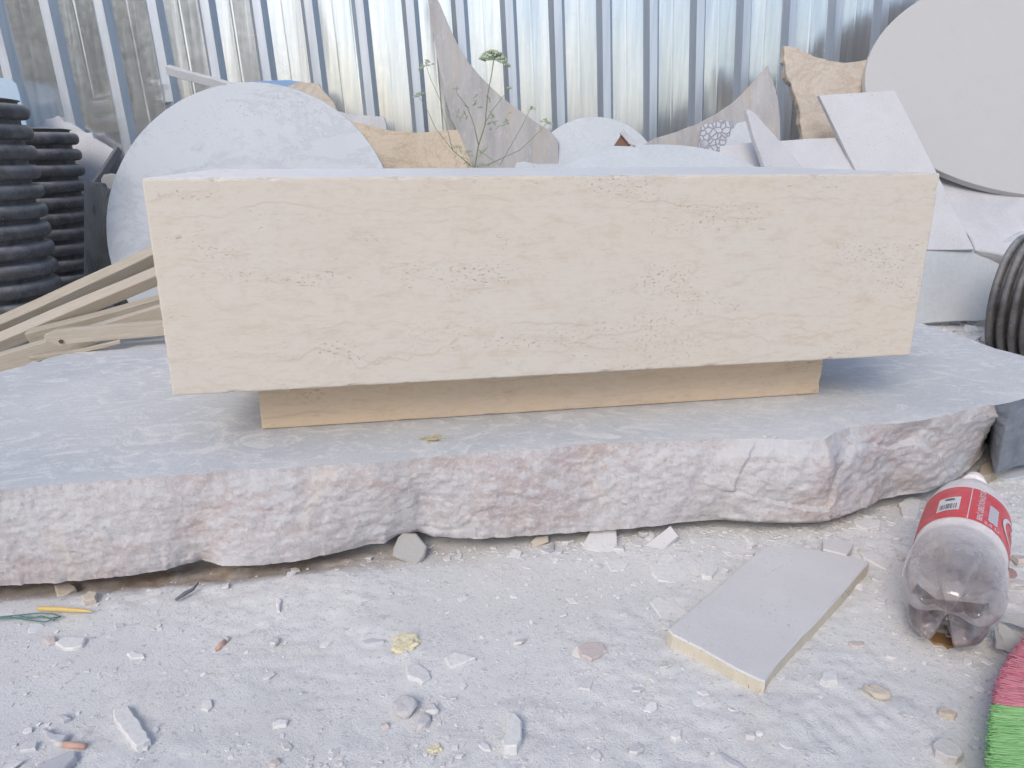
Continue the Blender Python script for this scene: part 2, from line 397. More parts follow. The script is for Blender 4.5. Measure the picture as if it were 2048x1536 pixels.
def grey_trav(name, off):
    t = NT(name)
    v = t.mapping((4.5, 1, 1), (off, 0, 0)); n1 = t.noise(5, 6, .65, v, .7)
    c = t.mix(t.ramp(n1, [(.3, 0), (.7, 1)]), (.33, .325, .325), (.48, .465, .46))
    n2 = t.noise(40, 5, .7, t.mapping((2.5, 1, 1), (off, 3, 0))); c = t.mix(t.ramp(n2, [(.55, 0), (.7, .6)]), c, (.56, .56, .58))
    n3 = t.noise(3, 3, .6, v, .5); c = t.mix(t.ramp(n3, [(.6, 0), (.7, .6)]), c, (.48, .41, .33))
    pk = t.ramp(t.noise(90, 2), [(.72, 0), (.77, 1)]); c = t.mix(t.math('MULTIPLY', pk, .6), c, (.14, .14, .17))
    return t.done(c, .8, t.bump(n2, .001))
M['grey1'] = grey_trav('grey_travertine', 0); M['grey2'] = grey_trav('grey_violet_travertine', 6)
def mosaic():
    t = NT('pebble_crackle_stone'); vd = t.voro(62, None, 'DISTANCE_TO_EDGE'); k = t.ramp(vd, [(.03, 0), (.12, 1)])
    return t.done(t.mix(k, (.30, .32, .37), (.52, .53, .56)), .8, t.bump(k, .002))
M['mosaic'] = mosaic()

def fence_mat(name='galvanised_sheet', ca=(.62, .65, .68), cb=(.80, .81, .82), r0=.20, met=.9):
    t = NT(name); v = t.tc.outputs['Object']
    st = t.noise(10, 4, .6, t.mapping((6, 6, .35))); sp = t.noise(55, 3, .6, t.mapping((1, 1, 1)))
    c = t.mix(t.ramp(st, [(.3, 0), (.7, 1)]), ca, cb)
    dr = t.noise(5, 4, .6, t.mapping((1, 1, .6), (3, 0, 1))); dust = t.ramp(dr, [(.45, .0), (.8, .12)])
    sc = t.noise(24, 2, .5, t.mapping((1, 1, 16), (0, 0, 5))); k = t.ramp(sc, [(.73, 0), (.75, .5)]); c = t.mix(k, c, (.4, .42, .46))
    r = t.math('ADD', t.ramp(sp, [(.3, r0), (.7, r0+.05)]), t.math('MULTIPLY', dust, .4))
    b = t.bump(t.noise(3.2, 3, .5, t.mapping((6, 6, .3))), .003, .35)
    m = t.done(c, r, b, Metallic=met); return m
M['fence'] = fence_mat()
M['fence_rib'] = fence_mat('reflection_toned_crest', (.54, .59, .66), (.66, .70, .75), .34, .8)  # dimmer reflection of the tilted crests put into their base colour
M['fence_flank'] = fence_mat('reflection_toned_flank', (.46, .51, .58), (.54, .59, .65), .36, .75)  # darker base colour stands for the dark reflections in the rib flanks
def pipe_mat():
    t = NT('dusty_black_plastic'); n = t.noise(30, 5, .65, None, .4); n2 = t.noise(180, 4, .7)
    c = t.mix(t.ramp(n, [(.35, 0), (.7, 1)]), (.050, .050, .054), (.13, .128, .132))
    gg = t.n('ShaderNodeNewGeometry'); nz = t.xyz(gg.outputs['Normal'])[2]
    k = t.math('MULTIPLY', t.ramp(nz, [(.05, 0), (.8, .75)]), t.ramp(n, [(.3, .5), (.6, 1)])); c = t.mix(k, c, (.34, .335, .34))
    c = t.mix(t.ramp(n2, [(.62, 0), (.68, .6)]), c, (.4, .39, .38))
    br = t.noise(12, 4, .6, t.mapping(loc=(3, 3, 3))); c = t.mix(t.ramp(br, [(.52, 0), (.66, .4)]), c, (.09, .07, .05))
    return t.done(c, .55, t.bump(n2, .0008))
M['pipe'] = pipe_mat()
def wood_mat(name, a, b_, off=0):
    t = NT(name); g = t.noise(34, 6, .7, t.mapping((.6, 8, 8), (off, 0, 0)), .6)
    c = t.mix(t.ramp(g, [(.3, 0), (.7, 1)]), b_, a); g2 = t.noise(3, 4, .6, t.mapping((1, 2, 2), (off, 0, 0))); c = t.mix(t.ramp(g2, [(.5, 0), (.7, .4)]), c, (.50, .49, .46))
    return t.done(c, .8, t.bump(g, .0008))
M['wood'] = wood_mat('weathered_batten', (.52, .46, .37), (.37, .32, .25)); M['wood2'] = wood_mat('pale_batten', (.56, .50, .41), (.43, .37, .30), 4)
def plain(name, col, rough=.6, sc=60, amt=.15, **kw):
    t = NT(name); n = t.noise(sc, 4, .6); c = t.mix(t.ramp(n, [(.35, amt), (.65, 0)]), col, tuple(q*.6 for q in col)); return t.done(c, rough, t.bump(n, .0005), **kw)
M['sheet_blue'] = plain('pale_blue_plastic', (.42, .55, .68), .35)
M['blue'] = plain('blue_plastic', (.22, .36, .60), .5, 150)
M['dark_wood'] = plain('dark_weathered_bar', (.16, .165, .18), .8)
M['stem'] = plain('plant_stem', (.20, .27, .14), .6); M['flower'] = plain('umbel_florets', (.50, .58, .42), .7, 300, .3)
M['leaf'] = plain('plant_leaf', (.17, .26, .12), .6)
M['brown'] = plain('brown_glaze', (.20, .10, .07), .4); M['straw'] = plain('dry_straw', (.56, .48, .30), .8)
M['yellow'] = plain('yellow_plastic', (.72, .52, .18), .35, 90, .25); M['green_wire'] = plain('green_twine', (.10, .22, .20), .6)
M['butt'] = plain('cigarette_filter', (.62, .40, .31), .8, 200, .3); M['paper'] = plain('cigarette_paper', (.66, .64, .6), .8)
def sack():
    t = NT('grey_woven_sack'); w = t.n('ShaderNodeTexWave'); w.inputs['Scale'].default_value = 60; t.l(t.tc.outputs['Object'], w.inputs[0])
    n = t.noise(12, 4); c = t.mix(w.outputs[1], (.13, .13, .12), (.21, .21, .20)); c = t.mix(t.ramp(n, [(.4, 0), (.7, .5)]), c, (.26, .27, .28)); return t.done(c, .9, t.bump(w.outputs[1], .001))
M['sack'] = sack()
M['powder'] = plain('yellow_powder', (.76, .69, .48), .95, 120, .2)

# ------------------------------------------------------------------ ground: one sheet to the horizon
def axis(fine0, fine1, step, far, g=1.35):
    a = list(np.arange(fine0, fine1, step)); s = step; x = fine0; L = []
    while x > -far: s *= g; x -= s; L.append(x)
    s = step; x = a[-1]; R_ = []
    while x < far: s *= g; x += s; R_.append(x)
    return np.array(L[::-1]+a+R_)
GSEED = 11
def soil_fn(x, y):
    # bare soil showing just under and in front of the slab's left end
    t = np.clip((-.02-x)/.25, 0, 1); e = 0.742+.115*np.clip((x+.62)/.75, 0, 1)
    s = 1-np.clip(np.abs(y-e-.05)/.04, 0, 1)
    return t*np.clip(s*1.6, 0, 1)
TREAD = onz(1690, 1446, 0)
def ground_h(x, y):
    near = np.exp(-((np.maximum(0, np.hypot(x, y-.8)-1.6))**2)/2)
    h = fbm(x*3.1, y*3.1, 3, GSEED)*.010
    h = h+fbm(x*14, y*14, 4, GSEED+7)*.0022
    m = np.clip(fbm(x*4.7+3, y*4.7, 3, GSEED+21)*3+.5, 0, 1)            # churned patches and trodden, smooth ones
    h = h+m*np.abs(fbm(x*38, y*38, 3, GSEED+31))*.0032+(.15+m)*fbm(x*95, y*95, 3, GSEED+41)*.0018
    h = h*near - .004
    # a boot's tread printed in the dust
    u = (x-TREAD.x)*.94+(y-TREAD.y)*.34; v = -(x-TREAD.x)*.34+(y-TREAD.y)*.94
    h = h-.0008*np.clip(np.sin(u*2*pi/.019)*2, -1, 1)*np.exp(-(u/.05)**4)*np.exp(-(v/.022)**4)
    h = h+.05*np.clip((y-1.4)/.35, 0, 1)*np.clip((x-.75)/.3, 0, 1)*near
    s = soil_fn(x, y); h = h-s*.007
    # the bottle has sunk a little into loose dust
    return h
gx = axis(-.86, 1.02, .0042, 60); gy = axis(.40, 1.20, .0038, 60)
X, Y = np.meshgrid(gx, gy); Z = ground_h(X, Y)
far = np.hypot(X, Y-1) > 6; Z[far] = -.004
def gh(x, y): return float(ground_h(np.array([x]), np.array([y]))[0])
nx, ny = len(gx), len(gy)
me = bpy.data.meshes.new('ground')
me.vertices.add(nx*ny); me.vertices.foreach_set('co', np.stack([X, Y, Z], -1).astype(np.float32).ravel())
ii = (np.arange(ny-1)[:, None]*nx+np.arange(nx-1)[None, :]).ravel()
quads = np.stack([ii, ii+1, ii+nx+1, ii+nx], -1).astype(np.int32); nf = len(quads)
me.loops.add(nf*4); me.loops.foreach_set('vertex_index', quads.ravel())
me.polygons.add(nf); me.polygons.foreach_set('loop_start', np.arange(nf, dtype=np.int32)*4)
me.update(calc_edges=True); me.validate()
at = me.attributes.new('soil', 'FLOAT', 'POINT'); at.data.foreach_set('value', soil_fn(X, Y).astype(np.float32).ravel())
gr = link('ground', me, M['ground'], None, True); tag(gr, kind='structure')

# ------------------------------------------------------------------ metal fence
FP = Vector((0, 2.6, .5)); FY = RAD(5.2)
f_u = Vector((cos(FY), sin(FY), 0)); f_v = Vector((-.053, -.012, .998)).normalized(); f_u = (f_u-f_v*f_u.dot(f_v)).normalized(); f_n = f_u.cross(f_v)   # f_n faces the yard
fence = empty('metal_fence', FP-f_v*.5); tag(fence, 'tall galvanised corrugated sheet fence behind all the stone offcuts', 'fence')
PIT = .1535
q0 = onp(1092, 2, FP, f_n)-FP; S0 = q0.dot(f_u)            # left foot of one rib
prof = [(0, 0), (.020, .029), (.045, .029), (.0585, 0), (.0585+.040, 0), (.0585+.0445, .0003), (.0585+.049, 0)]
dents = []
for px, py in ((86, 212), (196, 200), (207, 238), (303, 172), (322, 205)):
    q = onp(px, py, FP+f_n*.02, f_n)-FP; dents.append((q.dot(f_u), q.dot(f_v)))
def fence_sheet(k0, k1, off, seed):
    cols = []
    for k in range(k0, k1):
        for a, h in prof:
            cols.append((S0+k*PIT+a, h, k))
            if (a, h) in ((.020, .029), (0, 0)): cols.append((S0+k*PIT+a+.006, h, k))
        for e in (.005, .010, .015, .020, .030): cols.append((S0+k*PIT+.0585+e, 0, k))
        for e in (.120, .133): cols.append((S0+k*PIT+e, 0, k))
    cols.append((S0+k1*PIT, 0, k1)); cols = sorted(set(cols))
    rows = np.concatenate([np.arange(-.55, .0, .1), np.arange(0, .75, .0085), np.arange(.75, 1.75, .08)])
    V = []; Fc = []
    for r in rows:
        for s, h, k in cols:
            d = h; w = noise.noise(Vector((s*8, r*1.1, seed)))*.0042+noise.noise(Vector((s*17, r*4, seed+5)))*.0012
            for ds, dr in dents:
                gs = (s-ds)/.026; g = math.exp(-gs*gs*1.2)
                if dr-.12 < r < dr: d -= h*min(.8, g)*min(1, (dr-r)/.012)*min(1, max(0, (r-dr+.12)/.08)); 
                w += .001*g*math.exp(-((r-dr-.004)/.012)**2)
            V.append(f_u*s+f_v*(r+.5)+f_n*(d+w+off))
    n = len(cols)
    for i in range(len(rows)-1):
        for j in range(n-1):
            a = i*n+j; Fc.append([a, a+1, a+n+1, a+n])
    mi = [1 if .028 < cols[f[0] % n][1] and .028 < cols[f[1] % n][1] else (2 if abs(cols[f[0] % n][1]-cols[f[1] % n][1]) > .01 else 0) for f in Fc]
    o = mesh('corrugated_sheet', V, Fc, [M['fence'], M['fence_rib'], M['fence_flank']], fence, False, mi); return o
for k0, k1, off, sd_ in ((-20, -11, .001, 1), (-11, -4, .003, 2), (-4, 5, 0, 3), (5, 14, .003, 4), (14, 24, .001, 5)):
    fence_sheet(k0, k1, off, sd_)

# ------------------------------------------------------------------ the big rough slab
ZT = .138
top_front = [(-420, 1010), (-260, 1000), (-140, 993), (-60, 986), (0, 980), (60, 974), (110, 969), (200, 963), (262, 958), (330, 953), (420, 944), (520, 938), (600, 933), (680, 929), (760, 925), (830, 918), (890, 911), (950, 906), (1040, 901), (1100, 897), (1200, 886), (1300, 883), (1380, 881), (1450, 878), (1550, 877), (1620, 881), (1650, 879), (1672, 864), (1700, 855), (1740, 850), (1800, 846), (1850, 840), (1900, 829), (1945, 815), (1975, 809), (1990, 811)]
top_rest = [(2020, 805), (2048, 797), (2110, 785), (2190, 772), (2250, 757), (2200, 742), (2120, 728), (2048, 712), (1990, 697), (1940, 678), (1880, 659), (1834, 644), (1500, 650), (1100, 656), (700, 661), (330, 664), (285, 672), (240, 688), (190, 700), (130, 708), (96, 716), (80, 724), (66, 722), (58, 727), (50, 731), (0, 744), (-60, 760), (-200, 790), (-420, 830), (-520, 920)]
bot_front = [(-420, 1208), (-260, 1195), (-140, 1184), (-60, 1177), (0, 1172), (60, 1168), (110, 1166), (200, 1157), (262, 1151), (330, 1140), (360, 1131), (400, 1120), (420, 1124), (445, 1132), (520, 1131), (600, 1121), (680, 1104), (740, 1088), (770, 1086), (795, 1070), (820, 1068), (833, 1063), (870, 1073), (950, 1078), (1050, 1072), (1150, 1065), (1250, 1058), (1330, 1050), (1360, 1044), (1440, 1039), (1480, 1043), (1560, 1046), (1640, 1045), (1680, 1035), (1720, 1016), (1745, 1003), (1800, 990), (1850, 985), (1900, 965), (1935, 941), (1960, 916), (1978, 884)]
def poly_resample(P, n):
    P = [Vector(p) for p in P]; L = [0]
    for a, b in zip(P, P[1:]): L.append(L[-1]+(b-a).length)
    out = []; k = 0
    for i in range(n):
        s = L[-1]*i/(n-1)
        while k < len(L)-2 and L[k+1] < s: k += 1
        t = (s-L[k])/(L[k+1]-L[k]+1e-9); out.append(P[k].lerp(P[k+1], min(1, t)))
    return out
slab = empty('stone_slab', (0, 1.1, 0)); tag(slab, 'huge thick rough edged pinkish marble slab dusted white, carrying the travertine table', 'stone slab')
NC, NR = 760, 60
def byx(P, n, x0, x1):
    out = []
    for i in range(n):
        x = x0+(x1-x0)*i/(n-1)
        for a, b in zip(P, P[1:]):
            if a[0] <= x <= b[0]: t = (x-a[0])/(b[0]-a[0]+1e-9); out.append((x, a[1]+(b[1]-a[1])*t)); break
        else: out.append((x, P[-1][1]))
    return out
tf0 = [onz(px, py, ZT) for px, py in byx(top_front, NC, -420, 1988)]
tf = [onz(px, py+noise.noise(Vector((px*.05, 0, 1)))*1.2+noise.noise(Vector((px*.013, 0, 1)))*1.5, ZT) for px, py in byx(top_front, NC, -420, 1988)]
bf0 = [onz(px, py, .016) for px, py in byx(bot_front, NC, -420, 1976)]
bf0 = [sum((bf0[min(NC-1, max(0, i+k))] for k in range(-13, 14)), Vector())/27 for i in range(NC)]
bf = [onz(px, py+noise.noise(Vector((px*.04, 5, 1)))*2.2+noise.noise(Vector((px*.11, 5, 1)))*1.1, .016+.004*noise.noise(Vector((px*.01, 3, 0)))) for px, py in byx(bot_front, NC, -420, 1976)]
def facet(p, s):
    q = Vector((p.x*s+noise.noise(p*s*2)*.3, p.z*s*1.3, p.y*s*.3)); _, pt = noise.voronoi(q); c = pt[0]; cv = noise.cell_vector(c*7.3)
    return (q-c).dot((cv-Vector((.5, .5, .5)))*1.6)*.5+(cv.x-.5)*.5
V = []; Fc = []
for j in range(NR+1):
    t = j/NR
    for i in range(NC):
        a, b = tf[i], bf[i]; p = tf0[i].lerp(bf0[i], t)+(a-tf0[i])*(1-t)**5+(b-bf0[i])*t**7
        dx = (tf[min(i+35, NC-1)]-tf[max(i-35, 0)]); nrm = Vector((dx.y, -dx.x, 0)).normalized()
        env = min(1, t/.16)*min(1, (1-t)/.06)
        px = -420+2408*i/(NC-1); rgt = max(0, min(1, (px-1250)/350))
        q = Vector((p.x*9, p.z*11, p.y*4))
        d = .004*(1-(2*t-1)**2)+noise.fractal(q*.7, 1.1, 2.1, 5)*(.0042+.010*rgt)+facet(p, 9)*(.0025+.012*rgt)+facet(p, 31)*(.0006+.0016*rgt)
        d += noise.fractal(Vector((p.x*55, p.z*80, 3)), .8, 2, 3)*.0022
        # the deep break where a flake came off (between the left and right stretches)
        g = math.exp(-((px-845-(t-.5)*60)/16)**2); d -= .010*g*max(0, 1-abs(t-.62)/.4)
        d += .006*max(0, 1-abs(px-770-(t-.6)*200)/120)*max(0, t-.4)
        gg = math.exp(-((px-1660-(t)*60)/55)**2); d += .008*gg*min(1, t*3)*(1-t*.6); gg = math.exp(-((px-1790)/45)**2); d -= .012*gg*t
        p = p+nrm*d*env
        if 0 < j < NR: p = p+Vector((0, 0, noise.noise(Vector((p.x*40, j*.7, 9)))*.0012))
        V.append(p)
for j in range(NR):
    for i in range(NC-1):
        a = j*NC+i; Fc.append([a, a+NC, a+NC+1, a+1])
o = mesh('broken_front_face', [v-slab.location for v in V], Fc, M['slab_side'], slab, True)
# flat sawn top
_r = [onz(x, y, ZT).to_2d() for x, y in top_rest]; rest = rough_outline(_r, .012, .0012, random.Random(4))
_e = min(range(len(rest)), key=lambda i: (rest[i]-_r[-1]).length); rest = rest[:_e+1]
topo = [(v.x, v.y, ZT) for v in tf]+[(q.x, q.y, ZT+0) for q in rest]
nt = len(topo); L = slab.location
Vt = [Vector(v)-L for v in topo]; botr = [Vector((q.x, q.y, .02+.004*noise.noise(Vector((q.x*9, q.y*9, 0)))))-L for q in [Vector(t_).to_2d() for t_ in topo[NC:]]]
mesh('dusty_top', Vt, [list(range(nt))], M['slab_top'], slab)
# the other sides: from the corner round the back
rim = [Vt[NC-1]]+Vt[NC:]+[Vt[0]]; low = [bf[-1]-L]+botr+[bf[0]-L]; m = len(rim); Vs = []; Fs = []; KR = 6
for k in range(KR+1):
    t = k/KR
    for i in range(m):
        p = rim[i].lerp(low[i], t); 
        if 0 < k < KR and 0 < i < m-1: p = p+Vector((noise.noise(p*30), noise.noise(p*30+Vector((5, 0, 0))), 0))*.006
        Vs.append(p)
for k in range(KR):
    for i in range(m-1):
        a = k*m+i; Fs.append([a, a+m, a+m+1, a+1])
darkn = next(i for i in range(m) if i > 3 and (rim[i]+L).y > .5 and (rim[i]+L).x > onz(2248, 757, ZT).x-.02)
def part_faces(name, fs, mat):
    used = sorted({v for f in fs for v in f}); mp = {v: i for i, v in enumerate(used)}
    return mesh(name, [Vs[v] for v in used], [[mp[v] for v in f] for f in fs], mat, slab, True)
part_faces('shaded_broken_end', [f for f in Fs if (f[0] % m) < darkn], M['slab_end_shade']); part_faces('rough_back_side', [f for f in Fs if (f[0] % m) >= darkn], M['slab_side'])
mesh('underside', [v-L for v in bf]+botr, [list(range(NC+len(botr)))[::-1]], M['slab_side'], slab)

# ------------------------------------------------------------------ travertine block table
tb = empty('travertine_table', (-.4072+.5*cos(.1893), .8521+.5*sin(.1893), ZT), .1893)
tag(tb, 'long polished cream travertine block table with recessed golden plinth, standing on the rough slab', 'stone table')
BD = .44; zb = CAMZ-.0285-.2522-ZT; zt = CAMZ-.0285-ZT
blk = bevel_box('block', (-.5025, 0, zb-.002-(zb+zt)/2), (.503, BD, zt-(zb+zt)/2), M['block'], .0028, 3, tb, True); blk.location = (0, 0, (zb+zt)/2)
M_t = make_travertine('travertine_polished_top', (.60, .56, .52), (.60, .55, .5), (.6, .6, .62), (.46, .42, .38), [], .3, rough=.34, dusty=.7)
blk.data.materials.append(M_t)
for p in blk.data.polygons:
    if p.normal.z > .9: p.material_index = 1
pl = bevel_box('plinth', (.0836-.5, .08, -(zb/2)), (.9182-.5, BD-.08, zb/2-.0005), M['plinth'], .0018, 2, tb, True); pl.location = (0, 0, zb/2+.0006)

# added ochre bank, unseen behind the camera, to warm the fence's reflections
bx = np.linspace(-30, 30, 61); V = []; Fc = []
for x in bx:
    h = .95+.35*noise.noise(Vector((x*.2, 0, 0)))
    V += [(x, -9, -.1), (x, -11+noise.noise(Vector((x*.4, 2, 0))), h*.7), (x, -13, h), (x, -17, -.1)]
for i in range(60):
    for j in range(3): a = i*4+j; Fc.append([a, a+1, a+5, a+4])
o = mesh('added_reflection_bank', V, Fc, plain('reflection_ochre', (.66, .39, .19), .95, 3, .3), None, True); tag(o, kind='structure')

# added dark green mass, unseen behind the camera, darkening the fence's reflections at left
V = []; Fc = []
for i in range(60):
    for j in range(9):
        a = -36+i/59*33; t = j/8; V.append((a, -13-9*t+noise.noise(Vector((a*.7, t*5, 1)))*1.6, 8.5*sin(min(1, t*1.6)*pi/2)*min(1, (59-i)/8+.2)+noise.fractal(Vector((a*.9, t*6, 4)), .8, 2, 4)*1.2-.2))
for i in range(59):
    for j in range(8): a = i*9+j; Fc.append([a, a+9, a+10, a+1])
hm = plain('reflection_dark_green', (.10, .13, .07), .95, 2, .6)
o = mesh('added_reflection_hill', V, Fc, hm, None, True); tag(o, kind='structure')

# ------------------------------------------------------------------ stone offcuts leaning on the fence
def piece(name, pix, px, py, y, yaw, tilt, th, mat, label, cat, **kw):
    o = plate(name, pix, lean(px, py, y, yaw, tilt), th, mat, **kw); tag(o, label, cat); return o
piece('round_table_top', ell(502, 452, 290, 288, 96), 488, 740, 1.76, -3, 19, .02, M['white2'], 'large round white marble top with faint grey veins leaning at the left behind the table', 'round stone top', bevel=.0012)
piece('round_table_top', ell(2134, 160, 404, 234, 110), 2100, 392, 2.12, 0, 32, .02, M['white3'], 'big smooth cream round top leaning at the upper right over the stone pile', 'round stone top', bevel=.0012)
piece('round_offcut', ell(1190, 350, 127, 117, 72), 1190, 350, 2.35, 0, 24, .02, M['white5'], 'smaller round bluish white disc leaning upright behind the middle of the table', 'stone disc', bevel=.0015)
piece('oval_offcut', ell(1318, 420, 258, 132, 72), 1318, 330, 2.08, 2, 42, .02, M['white5'], 'wide oval white plate lying back in front of the smaller round disc', 'stone disc', bevel=.0015)
piece('stone_offcut', [(1028, 338), (1033, 325), (1050, 322), (1066, 326), (1078, 345), (1080, 420), (1020, 420)], 1050, 322, 2.2, 0, 15, .02, M['white5'], 'tiny pale stone peeking over the table top beside the grey pointed slab', 'stone offcut', bevel=.003)
piece('stone_offcut', [(660, 238), (705, 243), (760, 257), (800, 263), (840, 265), (880, 262), (915, 259), (928, 290), (950, 345), (985, 460), (640, 460)], 800, 262, 2.22, 0, 16, .02, M['beige'], 'golden beige offcut with concave top edge, right of the large marble disc', 'stone offcut', seg=.02, amp=.0006, bevel=.001)
piece('stone_offcut', [(600, 215), (660, 218), (700, 228), (768, 234), (772, 245), (780, 300), (600, 300)], 700, 228, 2.31, 0, 10, .02, M['white'], 'thin white strip of stone just above the concave golden offcut', 'stone offcut', seg=.02, amp=.0008)
piece('stone_offcut', [(575, 172), (600, 163), (635, 166), (650, 185), (668, 205), (690, 260), (575, 260)], 620, 170, 2.33, 0, 10, .02, M['beige2'], 'small beige stone end showing over the rim of the large marble disc', 'stone offcut', seg=.02, amp=.001)
piece('plastic_scrap', [(500, 164), (530, 161), (570, 160), (604, 163), (598, 170), (560, 178), (510, 200)], 540, 162, 2.36, 0, 5, .006, M['blue'], 'blue plastic scrap on top of the large marble disc rim', 'plastic scrap', seg=.01, amp=.001)
piece('stone_offcut', [(856, -30), (868, -14), (880, 8), (893, 42), (905, 68), (920, 98), (936, 123), (960, 152), (988, 180), (1015, 203), (1041, 222), (1070, 243), (1100, 262), (1116, 280), (1120, 460), (985, 460), (946, 335), (915, 264), (902, 238), (893, 205), (884, 160), (874, 112), (864, 58), (855, -5)], 960, 260, 2.38, 0, 9, .022, M['grey1'], 'tall pointed grey violet travertine offcut with a curved side, behind the flowering weed', 'stone offcut', seg=.03, amp=.0012, bevel=.001)
piece('stone_offcut', [(1535, 130), (1546, 160), (1556, 198), (1560, 235), (1562, 285), (1560, 460), (1300, 460), (1270, 300), (1310, 276), (1352, 264), (1395, 248), (1432, 228), (1468, 203), (1500, 172), (1522, 146)], 1450, 250, 2.32, 0, 12, .022, M['grey2'], 'grey violet offcut rising to a sharp point on the right, with curved upper edge', 'stone offcut', seg=.03, amp=.001, bevel=.001)
piece('stone_offcut', [(1404, 252), (1420, 243), (1445, 240), (1466, 243), (1474, 255), (1452, 285), (1440, 330), (1400, 330), (1398, 290)], 1430, 250, 2.27, 0, 20, .012, M['mosaic'], 'small broken piece of pebble mosaic in front of the sharp violet offcut', 'stone offcut', seg=.01, amp=.001)
piece('stone_offcut', [(1474, 246), (1500, 240), (1512, 300), (1516, 380), (1430, 380), (1450, 290)], 1480, 250, 2.26, 0, 20, .012, M['white5'], 'pale wedge between the pebble mosaic and the narrow white shard', 'stone offcut', seg=.02, amp=.001)
piece('stone_offcut', [(1568, 91), (1592, 95), (1612, 104), (1640, 115), (1668, 122), (1692, 125), (1718, 122), (1750, 116), (1760, 200), (1760, 400), (1612, 400), (1606, 280), (1603, 255), (1601, 225), (1592, 195), (1583, 168), (1573, 150), (1568, 120)], 1650, 130, 2.36, 0, 12, .03, M['beige2'], 'tall rough beige travertine offcut with hollow top edge, left of the big cream round top', 'stone offcut', seg=.014, amp=.0022, bevel=.003)
piece('stone_offcut', [(1440, 292), (1500, 285), (1562, 281), (1620, 277), (1700, 274), (1720, 430), (1440, 430)], 1600, 280, 2.16, 0, 30, .02, M['white4'], 'low white pitted plate lying behind the right half of the table top', 'stone offcut', seg=.03, amp=.0006)
piece('stone_shard', [(1492, 219), (1500, 219), (1512, 228), (1568, 290), (1620, 352), (1650, 400), (1560, 400), (1530, 335), (1508, 275)], 1510, 225, 2.08, 10, 20, .016, M['white4'], 'narrow pointed white shard leaning left, above the right part of the table', 'stone shard', seg=.03, amp=.0004)
piece('stone_plank', [(1637, 190), (1700, 186), (1790, 180), (1832, 262), (1874, 346), (1910, 420), (1949, 499), (1885, 500), (1790, 500)], 1900, 499, 2.0, -6, 21, .014, M['white4'], 'long white pitted travertine plank slanting down behind the right end of the table', 'stone plank', seg=.04, amp=.0004)
piece('stone_plank', [(1852, 330), (1868, 336), (1890, 378), (1936, 500), (1925, 520), (1800, 520), (1780, 400)], 1900, 499, 2.035, -6, 21, .010, M['white'], 'second white plank lying flush under the slanting pitted plank beside the table end', 'stone plank', seg=.04, amp=.0004)
piece('stone_offcut', [(1850, 325), (1900, 345), (1960, 362), (2048, 370), (2200, 360), (2260, 430), (2200, 520), (2050, 520), (1985, 505), (1952, 500), (1938, 470), (1920, 450), (1830, 440)], 1960, 440, 2.08, -6, 50, .03, M['white'], 'thick white plate directly below the big cream round top', 'stone offcut', seg=.02, amp=.0015, bevel=.003)
piece('stone_slab', [(1700, 499), (1850, 499), (1960, 502), (1990, 490), (2048, 462), (2300, 420), (2300, 643), (2048, 642), (1975, 641), (1905, 643), (1840, 648), (1700, 650)], 1900, 640, 1.97, 0, 12, .03, M['white5'], 'lowest pale bluish plate of the right pile, standing above the rubble', 'stone slab', seg=.03, amp=.001, bevel=.002)
piece('stone_offcut', [(-40, 268), (30, 263), (74, 262), (88, 250), (90, 238), (105, 236), (116, 231), (128, 243), (142, 246), (158, 255), (172, 266), (184, 264), (188, 276), (205, 287), (232, 303), (215, 330), (196, 352), (186, 368), (165, 372), (150, 400), (-40, 400)], 130, 300, 2.42, 0, 12, .02, M['white'], 'jagged white broken plate behind the black corrugated pipes', 'stone offcut', seg=.012, amp=.0016, bevel=.002)
piece('stone_offcut', [(200, 358), (206, 349), (222, 346), (240, 350), (240, 400), (202, 400)], 215, 350, 2.1, 0, 12, .02, M['rubble_grey'], 'small rounded grey stone wedged left of the large marble disc', 'stone offcut', bevel=.004)
piece('plastic_sheet', [(-60, 150), (0, 155), (22, 160), (33, 168), (40, 190), (48, 225), (56, 262), (56, 300), (-60, 300)], 0, 200, 2.33, 8, 5, .006, M['sheet_blue'], 'pale blue plastic sheet at the left edge above the front pipe', 'plastic sheet', bevel=.0015)
piece('glazed_shard', [(1228, 291), (1238, 276), (1243, 267), (1258, 286), (1262, 292)], 1243, 268, 2.13, 5, 10, .004, M['brown'], 'tiny brown triangle under the white chip on the oval plate', 'shard', bevel=.0005)
piece('stone_shard', [(1240, 266), (1246, 258), (1256, 268), (1272, 284), (1270, 292), (1258, 287), (1252, 280)], 1250, 260, 2.12, 5, 10, .008, M['white'], 'small bright white chip standing on the oval plate behind the table', 'shard', bevel=.001, seg=.006, amp=.0006)
